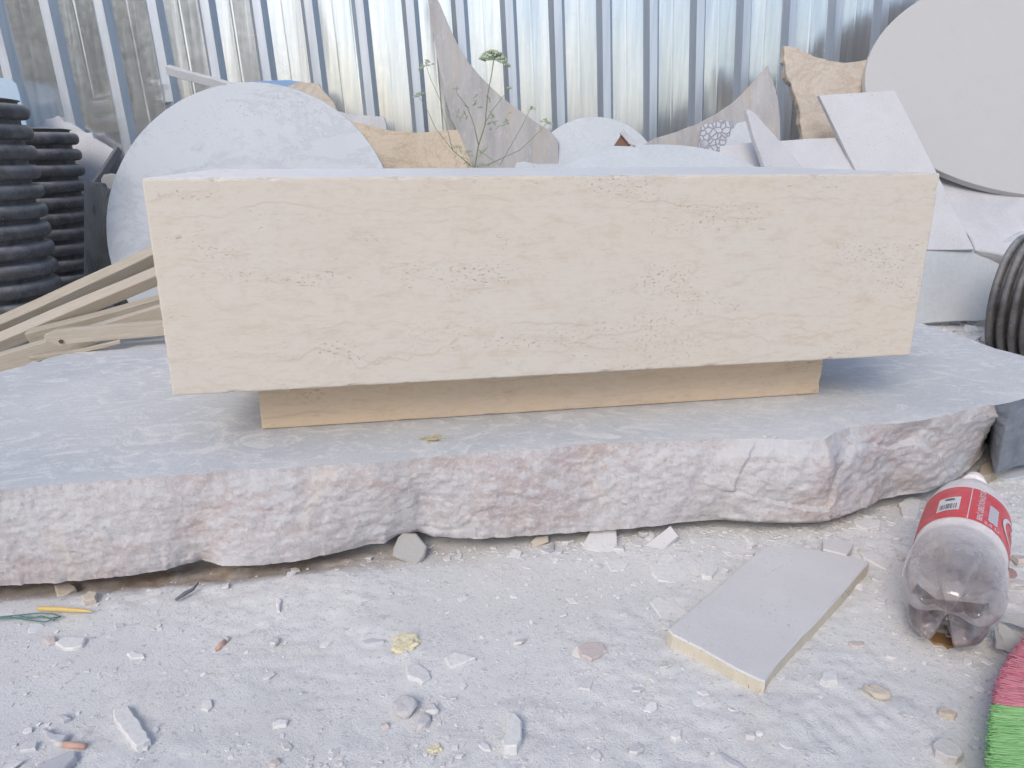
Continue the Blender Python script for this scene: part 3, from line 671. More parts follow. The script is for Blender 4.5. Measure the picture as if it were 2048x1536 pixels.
# battens and bars
def batten(name, a, b, w, h, mat, label, cat, roll=0, round_end=False, group=None):
    """a, b: (px, py, distance); a square-sawn stick between the two points"""
    A = ony(*a); B = ony(*b); d = (B-A); Lh = d.length; x = d.normalized(); z = (Vector((0, 0, 1))-x*x.z).normalized(); y = z.cross(x)
    R_ = Matrix((x, y, z)).transposed().to_4x4(); R_ = R_ @ Matrix.Rotation(roll, 4, 'X'); R_.translation = (A+B)/2
    bm = bmesh.new(); bmesh.ops.create_cube(bm, size=1)
    for v in bm.verts: v.co = Vector((v.co.x*Lh, v.co.y*w, v.co.z*h))
    bmesh.ops.subdivide_edges(bm, edges=[e for e in bm.edges if abs((e.verts[0].co-e.verts[1].co).x) > .01], cuts=14)
    if round_end:
        for v in bm.verts:
            if v.co.x < -Lh/2+1e-4: v.co.z *= .45; v.co.x += 0
            elif v.co.x < -Lh/2+Lh/15*.7+.004: pass
    sd0 = len(label)
    for v in bm.verts: v.co.z += sin(v.co.x/Lh*pi+sd0)*.004+noise.noise(Vector((v.co.x*6, sd0, v.co.y*20)))*.0022; v.co.y += noise.noise(Vector((v.co.x*5, 9, sd0)))*.004
    bmesh.ops.bevel(bm, geom=[e for e in bm.edges if len(e.link_faces) == 2 and e.calc_face_angle() > .8], offset=.0014, segments=1, affect='EDGES')
    me = bpy.data.meshes.new(name); bm.to_mesh(me); bm.free(); o = link(name, me, mat); o.matrix_world = R_; tag(o, label, cat, group); return o
G = 'wooden battens beside the table'
batten('wooden_batten', (-150, 722, 1.45), (420, 456, 1.60), .03, .030, M['wood'], 'topmost batten of the fan of sticks left of the table, steepest one', 'batten', .55, group=G)
batten('wooden_batten', (-150, 752, 1.42), (430, 502, 1.56), .03, .026, M['wood2'], 'second batten from the top in the fan of sticks left of the table', 'batten', .55, group=G)
batten('wooden_batten', (60, 678, 1.44), (430, 572, 1.54), .026, .030, M['wood'], 'third batten from the top, lying in the middle of the fan of sticks', 'batten', .2, group=G)
batten('wooden_batten', (-150, 765, 1.36), (460, 588, 1.48), .024, .034, M['wood2'], 'long lower batten reaching the left edge, under the one with the screw hole', 'batten', .15, group=G)
sb = batten('wooden_batten', (92, 680, 1.345), (460, 636, 1.45), .016, .029, M['wood2'], 'front batten with a rounded end and a dark screw hole, resting on the slab edge', 'batten', 0, round_end=True, group=G)
hp = onp(122, 683, sb.matrix_world.translation+(sb.matrix_world.to_3x3() @ Vector((0, -.0085, 0))), sb.matrix_world.to_3x3() @ Vector((0, 1, 0)))
hole = mesh('screw_hole', *tube_vf([Vector((0, -.001, 0)), Vector((0, .0005, 0))], .0038, 14), plain('dark_hole', (.08, .06, .045)), None); hole.matrix_world = sb.matrix_world.to_3x3().to_4x4(); hole.location = hp
hole.parent = sb; hole.matrix_parent_inverse = Matrix.Identity(4); hole.matrix_local = sb.matrix_world.inverted() @ (Matrix.Translation(hp) @ sb.matrix_world.to_3x3().to_4x4())
batten('wood_splinter', (60, 716, 1.34), (242, 682, 1.375), .010, .008, M['wood'], 'thin flat splinter below the batten with the screw hole', 'splinter')
batten('wooden_batten', (336, 136, 2.2), (470, 182, 2.12), .016, .024, M['white4'], 'pale strip sticking out to the left above the large marble disc', 'batten', .3)
batten('metal_bar', (240, 300, 2.3), (180, 374, 2.2), .014, .02, M['dark_wood'], 'dark grey bar slanting between the jagged white plate and the marble disc', 'bar')
# sack behind the pipes
V = []; Fc = []; n1, n2 = 26, 20
for i in range(n1):
    for j in range(n2):
        u = i/(n1-1); v = j/(n2-1); px = 168+82*u; py = 372+24*u*u+(1-u)*-10+v*230
        P = ony(px, py, 2.02-.07*sin(pi*u)*sin(pi*min(1, v*1.3+.15))+.012*noise.noise(Vector((u*5, v*5, 1)))); V.append(P)
for i in range(n1-1):
    for j in range(n2-1): a = i*n2+j; Fc.append([a, a+1, a+n2+1, a+n2])
o = mesh('woven_sack', V, Fc, M['sack'], None, True); md = o.modifiers.new('thick', 'SOLIDIFY'); md.thickness = .05; md.offset = -1
tag(o, 'dark grey woven sack slumped between the pipes and the large marble disc', 'sack')

# corrugated pipes
def pipe(axis0, dirv, R_, pitch, n, label, seed=0):
    prof = []; r0 = R_*.86
    prof.append((R_*.70, 0)); prof.append((r0, 0))
    for k in range(n):
        z = k*pitch
        prof += [(r0, z+.001), (r0, z+pitch*.10)]
        for s in range(11):
            a = pi*s/10; prof.append((r0+(R_-r0)*max(0, sin(a))**.55, z+pitch*(.12+.76*(1-cos(a))/2)))
        prof += [(r0, z+pitch*.90)]
    zt_ = n*pitch; prof += [(r0, zt_), (r0+(R_-r0)*.3, zt_+.003), (R_*.80, zt_+.006), (R_*.72, zt_+.002), (R_*.70, zt_-.05), (R_*.70, 0)]
    def fn(q, a, r, z):
        w = noise.noise(Vector((cos(a), sin(a), z*3+seed)))*.0025; return q*1+Vector((w, w, 0))
    o = lathe('corrugated_pipe', prof, M['pipe'], 96, None, fn)
    Z_ = dirv.normalized(); o.matrix_world = Matrix.Translation(axis0) @ Z_.to_track_quat('Z', 'Y').to_matrix().to_4x4()
    tag(o, label, 'pipe', 'black corrugated pipes'); return o
y1 = 1.74; c1t = ony(45, 245, y1); R1 = .15
pipe(Vector((c1t.x-R1-.002, y1, .0)), Vector((-.004, .0, 1)), R1, .0432, 14, 'black corrugated pipe standing at the left edge, the nearer and larger looking one', 1)
y2 = 2.20; c2 = ony(148, 285, y2)
pipe(Vector((c2.x-R1+.012, y2, -.01)), Vector((-.03, 0, 1)), R1, .0432, 13, 'black corrugated pipe standing behind the nearer pipe at the left', 2)
c3 = ony(2012, 592, 1.80)
pipe(c3, Vector((.66, -.75, .0)), .15, .0235, 22, 'black corrugated pipe lying on the rubble at the right edge', 3)

# flowering weed in front of the pointed offcut
weed = empty('flowering_weed', onp(945, 400, Vector((0, 1.62, 0)), Vector((0, 1, 0)))); tag(weed, 'slender green wild carrot with pale umbels growing behind the table', 'plant')
YW = 1.62
def W(px, py, dy=0): return ony(px, py, YW+dy)-weed.location
stems = [([(930, 620), (938, 450), (950, 330), (957, 290), (970, 250), (975, 190), (983, 150), (989, 112)], .0024, .0013), ([(957, 290), (948, 250), (935, 215), (915, 188), (912, 180)], .0014, .0008),
 ([(970, 245), (985, 220), (1005, 195), (1020, 175)], .0012, .0007), ([(940, 330), (905, 300), (872, 258), (850, 210), (838, 195)], .0013, .0007), ([(905, 300), (895, 260), (880, 200), (858, 150), (852, 128)], .0010, .0006),
 ([(957, 300), (1000, 330), (1045, 250), (1062, 215)], .0011, .0006), ([(975, 330), (1040, 300), (1080, 262), (1094, 245)], .0011, .0006)]
for pts, r0, r1 in stems:
    n = len(pts); tube('stem', [W(x, y, .01*i) for i, (x, y) in enumerate(pts)], [(r0+(r1-r0)*i/(n-1))*.75 for i in range(n)], M['stem'], 6, weed)
rnd = random.Random(5)
def umbel(px, py, dy, R_, k, droop=0, tl=0):
    V = []; Fc = []; c = W(px, py, dy)
    for i in range(k):
        a = rnd.uniform(0, 2*pi); r = R_*math.sqrt(rnd.uniform(.02, 1)); e = c+Vector((r*cos(a), r*sin(a), R_*.55-r*r/R_*.35*(1+droop)+tl*r*cos(a)))
        tube_vf([c, c.lerp(e, .5)+Vector((0, 0, -.0005)), e], .00035, 4, V, Fc)
        for _ in range(9):
            p = e+Vector((rnd.gauss(0, R_*.10), rnd.gauss(0, R_*.10), rnd.gauss(0, R_*.04))); s = R_*.085; b = len(V)
            t_ = Vector((rnd.gauss(0, 1), rnd.gauss(0, 1), rnd.gauss(0, .5))).normalized(); u_ = t_.orthogonal().normalized(); w_ = t_.cross(u_)
            V += [p+u_*s, p+w_*s, p-u_*s, p-w_*s, p+t_*s*.6]; Fc += [[b, b+1, b+4], [b+1, b+2, b+4], [b+2, b+3, b+4], [b+3, b, b+4], [b+3, b+2, b+1, b]]
    mesh('umbel', V, Fc, M['flower'], weed)
for a in ((989, 120, .07, .030, 60, 1.2, -.2), (912, 180, .04, .010, 14, 0), (838, 193, .05, .014, 22, .5, .2), (852, 130, .06, .016, 18, 1.6, .4), (1020, 178, .03, .008, 10, 0), (1062, 218, .03, .010, 12, 1), (1094, 246, .03, .014, 20, .6, -.3)): umbel(*a)
# feathery leaves along the stems
for bx, by, n_, s_ in ((925, 300, 7, .026), (955, 320, 8, .03), (965, 205, 8, .018), (985, 245, 8, .018), (1010, 240, 7, .016), (925, 230, 7, .016)):
    V = []; Fc = []
    for _ in range(n_):
        c = W(bx+rnd.gauss(0, 8), by+rnd.gauss(0, 10), rnd.uniform(0, .05)); d = Vector((rnd.gauss(0, 1), rnd.gauss(0, .5), rnd.gauss(.3, .6))).normalized()*s_*rnd.uniform(.5, 1)
        tube_vf([c, c+d*.6, c+d], [.0006, .0005, .0002], 4, V, Fc)
        for k in range(6):
            p = c+d*(k+1)/7; e = d.cross(Vector((0, 1, 0))).normalized()*(s_*.22*(1-k/8))*(1 if k % 2 else -1)+d*.15; tube_vf([p, p+e], [.0005, .0002], 4, V, Fc)
    mesh('leaf', V, Fc, M['leaf'], weed)

# ------------------------------------------------------------------ foreground stones and litter
def gz(px, py):
    p = onz(px, py, 0); 
    for _ in range(3): p = onz(px, py, gh(p.x, p.y))
    return p
def shard(name, pix, top, th, mat, label, cat='stone piece', tilt=(0, 0), seg=.008, amp=.0006, bevel=.0012, seed=3, side=None, undercut=0, warp=0):
    cx = sum(p[0] for p in pix)/len(pix); cy = sum(p[1] for p in pix)/len(pix)
    g = gz(cx, cy); P = onz(cx, cy, g.z+top); n = Vector((tilt[0], tilt[1], 1)).normalized()
    o = plate(name, pix, (P, n), th, mat, bevel, seg, amp, seed, None, (), undercut, warp); tag(o, label, cat)
    if side:
        o.data.materials.append(side)
        for p in o.data.polygons:
            if p.normal.z < .3: p.material_index = 1
    return o
def prock(name, px, py, wpx, size, mat, label, seed, rz=0, sink=.3, cat='stone', tilt=0, rough=.08, sub=3):
    g = gz(px, py); s = wpx/F*(g-CAM).dot(FWD)/2
    o = rock(name, (g.x, g.y, g.z+size[2]*s*(1-sink)*.6), (size[0]*s, size[1]*s, size[2]*s), mat, seed, rz, sub, 7, rough, tilt); tag(o, label, cat); return o
cream = stone_white('cream_sawn_edge', (.66, .60, .46), (.56, .49, .37), 12, .5, off=41)
shard('stone_offcut', [(1335, 1258), (1430, 1177), (1526, 1094), (1552, 1092), (1590, 1094), (1631, 1099), (1675, 1107), (1712, 1114), (1739, 1123), (1690, 1180), (1639, 1237), (1606, 1270), (1578, 1301), (1553, 1328), (1537, 1350), (1531, 1363), (1519, 1360), (1470, 1336), (1400, 1296), (1345, 1268)], .017, .017, M['tile'], 'large dusty white travertine offcut with one curved end lying flat beside the bottle', 'stone offcut', seg=.02, amp=.0003, bevel=.0016, side=cream, tilt=(.01, -.01))
shard('stone_tile', [(1645, 1079), (1658, 1076), (1684, 1079), (1708, 1087), (1693, 1110), (1646, 1098)], .016, .015, M['tile'], 'small square white tile touching the far curved end of the foreground offcut', 'stone tile', seg=.01, amp=.0003)
P1 = lean(820, 1128, gz(820, 1128).y, 8, 50)
o = plate('stone_piece', [(796, 1074), (806, 1064), (832, 1066), (854, 1092), (849, 1112), (834, 1131), (808, 1120), (785, 1110), (787, 1095)], P1, .012, M['rubble_grey'], .002, .008, .0005, 5); tag(o, 'five sided grey stone wedged under the broken notch of the big slab', 'stone piece')
P1 = lean(1205, 1104, gz(1205, 1104).y, 0, 60)
o = plate('stone_tile', [(1233, 1056), (1234, 1101), (1197, 1105), (1176, 1097), (1168, 1084), (1180, 1062)], P1, .009, M['tile'], .0012, .008, .0004, 6); tag(o, 'nearly square dusty tile propped under the slab, left of the tilted rectangular one', 'stone tile')
P1 = lean(1310, 1096, gz(1310, 1096).y, -20, 62)
o = plate('stone_tile', [(1341, 1050), (1357, 1071), (1325, 1099), (1283, 1095), (1311, 1073)], P1, .008, M['tile'], .0012, .01, .0003, 7); tag(o, 'tilted rectangular white tile propped under the middle of the slab', 'stone tile')
P1 = lean(1080, 1094, gz(1080, 1094).y, 12, 35)
o = plate('stone_piece', [(1097, 1070), (1098, 1084), (1066, 1097), (1063, 1082), (1072, 1074)], P1, .012, M['rubble_warm'], .001, .008, .0004, 8); tag(o, 'small beige block sticking out from under the middle of the slab', 'stone piece')
SH = [
 ([(1154, 1292), (1174, 1282), (1199, 1282), (1216, 1301), (1184, 1318), (1163, 1310)], .006, .007, 'rubble_pink', 'flat pinkish stone in the open dust left of the foreground offcut'),
 ([(889, 1314), (912, 1302), (951, 1314), (922, 1328), (899, 1334)], .006, .007, 'tile', 'pitted pointed white flake right of the yellow powder heap'),
 ([(812, 1330), (838, 1326), (858, 1340), (862, 1354), (845, 1365), (815, 1350)], .004, .006, 'chips', 'flat round dusty stone just below the yellow powder heap'),
 ([(1015, 1426), (1030, 1424), (1044, 1440), (1042, 1476), (1034, 1491), (1008, 1493), (1003, 1479), (1013, 1455)], .013, .014, 'tile', 'upright white elongated stone at the bottom middle of the photo'),
 ([(226, 1418), (240, 1411), (257, 1410), (266, 1424), (276, 1436), (288, 1458), (300, 1477), (272, 1492), (258, 1478), (245, 1462), (232, 1444), (226, 1430)], .010, .011, 'tile', 'long splintered white stone fragment at the lower left'),
 ([(80, 1460), (92, 1455), (110, 1466), (137, 1467), (126, 1482), (98, 1480)], .008, .006, 'white', 'smooth bright white shard just above the cigarette butt at the lower left'),
 ([(152, 1500), (151, 1513), (138, 1526), (125, 1540), (100, 1570), (40, 1580), (66, 1535), (105, 1514), (138, 1501)], .010, .007, 'white', 'bright pointed white shard in the bottom left corner below the cigarette butt'),
 ([(107, 1431), (125, 1426), (140, 1434), (126, 1442)], .007, .005, 'white', 'tiny bright white diamond shaped flake at the lower left'),
 ([(108, 1284), (130, 1273), (172, 1274), (164, 1290), (146, 1296), (126, 1297)], .005, .006, 'chips', 'flat pale flake below the green twine at the left'),
 ([(85, 1278), (96, 1269), (110, 1272), (112, 1284), (98, 1289)], .005, .006, 'rubble_pink', 'small pinkish flake beside the flat pale flake under the green twine'),
 ([(252, 1306), (266, 1300), (288, 1306), (290, 1314), (262, 1317)], .003, .004, 'chips', 'thin pale flake in the trodden dust right of the twine'),
 ([(1866, 1484), (1880, 1474), (1902, 1478), (1922, 1492), (1930, 1504), (1916, 1515), (1895, 1513), (1872, 1500)], .011, .012, 'rubble', 'flat grey white stone in front of the broom at the lower right'),
 ([(1644, 1343), (1665, 1338), (1676, 1346), (1675, 1360), (1650, 1365), (1640, 1358)], .007, .008, 'chips', 'half buried flat stone right of the pointed lower end of the foreground offcut'),
 ([(1434, 1506), (1444, 1503), (1470, 1519), (1498, 1538), (1486, 1542), (1450, 1522)], .005, .004, 'white', 'white splinter at the bottom edge below the foreground offcut'),
 ([(1341, 1460), (1350, 1456), (1364, 1456), (1362, 1472), (1352, 1478), (1340, 1472)], .006, .007, 'chips', 'small blocky white stone at the bottom between the upright stone and the splinter'),
 ([(1721, 1104), (1745, 1102), (1766, 1114), (1785, 1127), (1773, 1138), (1745, 1124), (1728, 1114)], .007, .006, 'tile', 'long flat flake between the foreground offcut and the bottle'),
 ([(1797, 1006), (1818, 993), (1842, 999), (1836, 1036), (1806, 1032)], .010, .008, 'tile', 'white tile leaning behind the bottle label on its left side'),
 ([(1705, 1040), (1730, 1036), (1762, 1040), (1760, 1052), (1730, 1058), (1712, 1050)], .010, .006, 'tile', 'flat white flake among rubble below the right part of the big slab'),
 ([(1690, 1034), (1712, 1026), (1722, 1034), (1700, 1044)], .008, .006, 'chips', 'little white flake tucked against the foot of the big slab at the right'),
 ([(1480, 1066), (1490, 1064), (1515, 1084), (1508, 1090)], .006, .004, 'chips', 'thin white sliver just above the curved end of the foreground offcut'),
 ([(1958, 953), (1961, 930), (1978, 921), (2002, 916), (2026, 917), (2020, 933), (1998, 942), (1978, 950)], .020, .016, 'rubble_brown', 'beige stone behind the bottle neck at the dark end of the big slab'),
 ([(1990, 952), (2008, 934), (2030, 922), (2060, 915), (2130, 912), (2140, 950), (2048, 952), (2010, 960)], .010, .012, 'white5', 'bluish white plate on the rubble right of the bottle neck'),
 ([(1322, 1108), (1340, 1104), (1352, 1118), (1338, 1130), (1312, 1128)], .004, .005, 'chips', 'dusty triangular flake just under the tilted rectangular tile'),
 ([(1300, 1128), (1326, 1126), (1360, 1130), (1376, 1150), (1350, 1166), (1316, 1160), (1304, 1146)], .004, .006, 'chips', 'broad dust covered flake left of the foreground offcut'),
 ([(1395, 1128), (1428, 1122), (1438, 1134), (1424, 1154), (1405, 1150)], .007, .008, 'chips', 'dusty square lump touching the left edge of the foreground offcut'),
 ([(1210, 1122), (1240, 1118), (1258, 1124), (1248, 1140), (1222, 1142)], .003, .005, 'chips', 'low dusty flake below the nearly square tile'),
 ([(1300, 1202), (1316, 1192), (1380, 1222), (1336, 1252), (1322, 1236)], .003, .006, 'chips', 'buried triangular plate against the left corner of the foreground offcut'),
 ([(1104, 1086), (1109, 1085), (1108, 1098), (1100, 1102), (1098, 1096)], .006, .006, 'white', 'tiny white oval chip right of the small beige block'),
 ([(720, 1280), (745, 1274), (772, 1278), (768, 1284), (730, 1288)], .003, .004, 'white4', 'pale sliver left of the yellow powder heap'),
 ([(552, 1200), (557, 1194), (563, 1200), (560, 1222), (553, 1222)], .005, .004, 'tile', 'short upright white chip standing in the dust below the slab at left middle'),
 ([(108, 1170), (140, 1164), (152, 1176), (136, 1186), (116, 1192)], .012, .012, 'rubble_warm', 'tan lump in the gap under the left part of the big slab'),
 ([(162, 1192), (178, 1180), (195, 1184), (190, 1196), (168, 1202)], .008, .010, 'rubble_warm', 'smaller tan lump in front of the gap under the left part of the slab'),
 ([(545, 1444), (560, 1436), (576, 1438), (572, 1448), (545, 1456)], .005, .005, 'chips', 'small white wedge stone in the dust left of the rounded lumps'),
 ([(538, 1520), (555, 1514), (562, 1522), (550, 1530), (536, 1528)], .005, .006, 'rubble_pink', 'tiny pale pink pebble at the bottom edge left of centre'),
]
for i, (pix, top, th, m, lab) in enumerate(SH): shard('stone_chip', pix, top*.72, th, M['chips' if m == 'tile' else m], lab, seed=20+i, seg=.005, amp=.0005, tilt=(random.Random(i).uniform(-.08, .08), random.Random(i+50).uniform(-.12, .04)))
prock('stone', 806, 1424, 62, (1, .85, .75), M['rubble'], 'biggest rounded dusty lump of the group at the bottom centre left', 61, .4)
prock('stone', 846, 1446, 50, (1, .85, .6), M['rubble'], 'second rounded lump touching the biggest one on its right', 62, 1.2)
prock('stone', 864, 1422, 34, (1, .9, .7), M['chips'], 'smaller pale lump behind the second rounded lump', 63)
prock('stone', 771, 1454, 20, (1, .9, .8), M['rubble_pink'], 'small pinkish pebble left of the rounded lumps', 64)
prock('stone', 1748, 1389, 64, (1, .55, .5), M['rubble_warm'], 'oblong cream stone between the foreground offcut and the broom', 65, -.5)
prock('stone', 1500, 1476, 24, (1, .9, .9), M['rubble'], 'small round stone in a hollow below the foreground offcut', 66)
prock('stone', 1518, 1468, 18, (1, .9, .8), M['chips'], 'tiny stone right of the small round stone in the hollow', 67)
prock('stone', 2013, 1150, 34, (1, 1.2, .9), M['rubble_red'], 'dark red stone at the right edge beside the bottle', 68)
prock('stone', 2040, 1128, 40, (1, 1, .7), M['rubble_pink'], 'pink stone behind the dark red stone at the right edge', 69, .5)
prock('stone', 2034, 1176, 46, (1, .8, .8), M['rubble'], 'cream white stone in front of the dark red stone', 70, .2)
prock('stone', 1716, 1290, 40, (1, .6, .4), M['rubble_pink'], 'low pink stone half sunk in dust left of the bottle base', 71, .1, .6)
prock('stone', 1802, 1120, 30, (1, .8, .8), M['rubble'], 'small lump touching the left side of the bottle', 72)
prock('stone', 1895, 1432, 40, (1, .8, .6), M['rubble_warm'], 'crumbly cream lump in front of the pink bristles', 73, 0, .4)
prock('powder_heap', 811, 1291, 72, (1, .8, .32), M['powder'], 'heap of pale yellow powder in the foreground dust', 74, 0, .3, 'powder', 0, .35, 4)
prock('powder_heap', 872, 1500, 32, (1, .8, .4), M['powder'], 'tiny yellow powder lump at the bottom edge', 75, 0, .3, 'powder', 0, .35, 4)
# cigarette butts
def butt(a, b, r, label, paper_at_start=True):
    A = gz(*a)+Vector((0, 0, r*.8)); B = gz(*b)+Vector((0, 0, r*.8)); e = empty('cigarette_butt', (A+B)/2); tag(e, label, 'cigarette butt', 'cigarette butts')
    L_ = e.location; k = .28
    mid = A.lerp(B, k); tube('paper', [A-L_, A.lerp(mid, .5)-L_+Vector((0, 0, .0003)), mid-L_], [r*.9, r, r], M['paper'], 14, e); tube('filter', [mid-L_, mid.lerp(B, .5)-L_, B-L_], [r*1.02, r*1.02, r*.95], M['butt'], 14, e)
butt((112, 1492), (172, 1497), .0029, 'orange cigarette butt with white paper end among the white shards at the lower left')
butt((457, 1279), (434, 1302), .0026, 'orange cigarette butt lying alone in the dust below the left part of the slab')
# yellow tapered stick, twine, twig, straw
a, b = gz(76, 1226), gz(188, 1231); dz = Vector((0, 0, .006))
o = tube('plastic_stick', [a+dz*.9, a.lerp(b, .04)+dz, a.lerp(b, .35)+dz*1.05, a.lerp(b, .75)+dz, a.lerp(b, .95)+dz*.9, b+dz*.8], [.0016, .0025, .0028, .0024, .0011, .0003], M['yellow'], 14); tag(o, 'shiny yellow tapered stick lying in front of the slab at the left', 'stick')
V = []; Fc = []
for pts in ([(-40, 1244), (0, 1240), (40, 1236), (80, 1232), (110, 1234), (122, 1240), (100, 1242), (60, 1240), (20, 1243), (-40, 1246)], [(-40, 1242), (20, 1240), (55, 1246), (90, 1250), (112, 1244), (122, 1238)], [(40, 1237), (60, 1243), (85, 1238), (110, 1247)]):
    P = [gz(x, y)+Vector((0, 0, .004)) for x, y in pts]; tube_vf(P, .0007, 6, V, Fc)
o = mesh('twine', V, Fc, M['green_wire'], None, True); tag(o, 'loops of dark green twine below the yellow stick at the left edge', 'twine')
o = tube('twig', [gz(352, 1206)+Vector((0, 0, .004)), gz(372, 1197)+Vector((0, 0, .007)), gz(388, 1190)+Vector((0, 0, .008)), gz(399, 1178)+Vector((0, 0, .009))], [.0016, .0026, .0020, .0008], M['dark_wood'], 8); tag(o, 'short grey twig in the dust in front of the slab at the left', 'twig')
rnd = random.Random(9); V = []; Fc = []
c = onz(862, 881, ZT)
for _ in range(46):
    p = c+Vector((rnd.gauss(0, .007), rnd.gauss(0, .005), rnd.uniform(.0006, .005))); a = rnd.uniform(-.6, .6); d = Vector((cos(a), sin(a), rnd.uniform(-.1, .25)))*rnd.uniform(.004, .011)
    tube_vf([p, p+d*.5+Vector((0, 0, .0006)), p+d], [.0006, .0007, .0003], 4, V, Fc)
o = mesh('straw_tuft', V, Fc, M['straw'], None); tag(o, 'tuft of dry straw on the slab edge in front of the plinth', 'straw')
for i, (px, py, s, lab) in enumerate(((1528, 874, .0035, 'small white crumb on the slab rim right of centre'), (1550, 876, .0028, 'second smaller white crumb on the slab rim'))):
    p = onz(px, py, ZT); o = rock('stone_crumb', (p.x, p.y, ZT+s*.5), (s*1.4, s, s*.8), M['rubble'], 90+i); tag(o, lab, 'stone crumb')
# thin dry leaves right of the bottle
for pix, lab, tl in (([(1998, 1240), (2020, 1232), (2060, 1224), (2100, 1220), (2100, 1268), (2048, 1255), (2020, 1246)], 'upper grey dry leaf right of the bottle base', (.1, -.5)), ([(1996, 1244), (2012, 1250), (2040, 1272), (2060, 1300), (2030, 1312), (2010, 1300), (2000, 1275)], 'lower folded grey dry leaf between the bottle base and pink bristles', (-.5, -.3)), ([(1990, 1256), (2002, 1270), (2012, 1300), (1994, 1296)], 'small dry leaf scrap under the folded leaf', (.2, -.2))):
    shard('dry_leaf', pix, .016, .001, M['rubble_grey'], lab, 'leaf', tl, .01, .0008, .0003, warp=.0008)

# ------------------------------------------------------------------ loose chips and grit: uncountable
rng = np.random.default_rng(7)
edge_pts = [onz(x, y, .016) for x, y in bot_front]
ex = np.array([p.x for p in edge_pts]); ey = np.array([p.y for p in edge_pts])
o_ = np.argsort(ex); ex, ey = ex[o_], ey[o_]
def scatter(n, xr, yr, smin, smax, pw, clus, front=True):
    out = []
    while len(out) < n:
        x = rng.uniform(*xr); y = rng.uniform(*yr); e = np.interp(x, ex, ey)
        if front and y > e+.02: continue
        near = math.exp(-max(0, e-y)/.05) if front else .6
        lft = min(1, max(0, (x+.25)/.4))
        dn = .18+.9*max(0, float(fbm(np.array([x*6.5+1]), np.array([y*6.5]), 3, 77)[0])*2.2)+near*.9*lft
        if clus and rng.random() > dn: continue
        s = smin+(smax-smin)*rng.random()**pw
        out.append((x, y, s*(1+.8*near*lft)))
    return out
pts = scatter(11000, (-.82, .98), (.42, 1.12), .0005, .0036, 3.2, True)+scatter(22000, (-.82, .98), (.42, 1.12), .0004, .0013, 1.3, True)+scatter(360, (-.75, .95), (.45, 1.1), .004, .010, 2.2, True)+scatter(1500, (.9, 2.3), (1.15, 2.1), .002, .02, 2.5, False, False)+scatter(260, (.85, 1.3), (.8, 1.15), .002, .009, 2, False, False)
hz = ground_h(np.array([p[0] for p in pts]), np.array([p[1] for p in pts]))
V = []; Fc = []
slabpoly = [(v.x, v.y) for v in tf]+[(q.x, q.y) for q in rest]
for (x, y, s), z in zip(pts, hz):
    k = int(rng.integers(4, 7)); a0 = rng.uniform(0, 6.28); asp = rng.uniform(.4, 1); rot = rng.uniform(0, 6.28); th = s*rng.uniform(.18, .5)
    tx, ty = rng.normal(0, .17, 2); b = len(V); cr, sr = cos(rot), sin(rot)
    top = []; r_ = [rng.uniform(.65, 1.1) for _ in range(k)]
    for lev, sc in ((1, .86), (.3, 1.0), (-1, .9)):
        for j in range(k):
            a = a0+2*pi*j/k; px_, py_ = cos(a)*s*r_[j]*sc, sin(a)*s*r_[j]*asp*sc
            X_, Y_ = px_*cr-py_*sr, px_*sr+py_*cr; V.append((x+X_, y+Y_, z+th*.35+lev*th*.5+tx*X_+ty*Y_))
    Fc.append([b+j for j in range(k)])
    for l in range(2):
        for j in range(k): j2 = (j+1) % k; Fc.append([b+l*k+j, b+(l+1)*k+j, b+(l+1)*k+j2, b+l*k+j2])
o = mesh('stone_chippings', V, Fc, M['chips']); tag(o, 'white stone chippings and grit', None, None, 'stuff'); del o['label']

# ------------------------------------------------------------------ bottle
A = onz(1893, 1240, .049); B = onz(1949, 962, .056)
Zb = (B-A).normalized(); Tb = (Vector((0, 0, 1))-Zb*Zb.z).normalized(); Rb = Zb.cross(Tb); 
if Rb.x < 0: Rb = -Rb
LB = (B-A).length; KB = LB/.33; RS = .775; print('BOTTLE length', LB)
bot = empty('plastic_bottle', A); tag(bot, 'large clear dusty drink bottle with a red label lying on the dust at the right', 'bottle')
profB = [(0.0001, .013), (.006, .0125), (.012, .010), (.020, .004), (.028, .0005), (.034, .001), (.041, .007), (.047, .017), (.052, .031), (.0550, .045), (.0562, .060), (.0562, .075), (.0555, .088), (.0540, .100), (.0515, .109), (.0500, .115), (.0515, .121), (.0530, .128), (.0535, .145), (.0535, .180), (.0530, .205), (.0510, .222), (.0470, .240), (.0410, .256), (.0330, .272), (.0240, .288), (.0170, .300), (.0140, .308), (.0135, .314), (.0175, .316), (.0175, .319), (.0135, .321), (.0135, .333), (.0122, .334), (.0120, .31)]
def smooth_prof(P, n=4):
    out = []
    for i in range(len(P)-1):
        p0, p1, p2, p3 = P[max(i-1, 0)], P[i], P[i+1], P[min(i+2, len(P)-1)]
        for k in range(n):
            t = k/n; out.append(tuple(.5*((2*p1[c])+(-p0[c]+p2[c])*t+(2*p0[c]-5*p1[c]+4*p2[c]-p3[c])*t*t+(-p0[c]+3*p1[c]-3*p2[c]+p3[c])*t**3) for c in (0, 1)))
    out.append(P[-1]); return out
PB = smooth_prof(profB)
def rad_at(t):
    t = t/KB; best = .05
    for (r0, t0), (r1, t1) in zip(profB[8:], profB[9:]):
        if t0 <= t <= t1: return (r0+(r1-r0)*(t-t0)/(t1-t0+1e-9))*KB*RS
    return best*KB*RS
def bpos(r, t, ph): return Zb*t+Tb*(r*cos(ph))+Rb*(r*sin(ph))
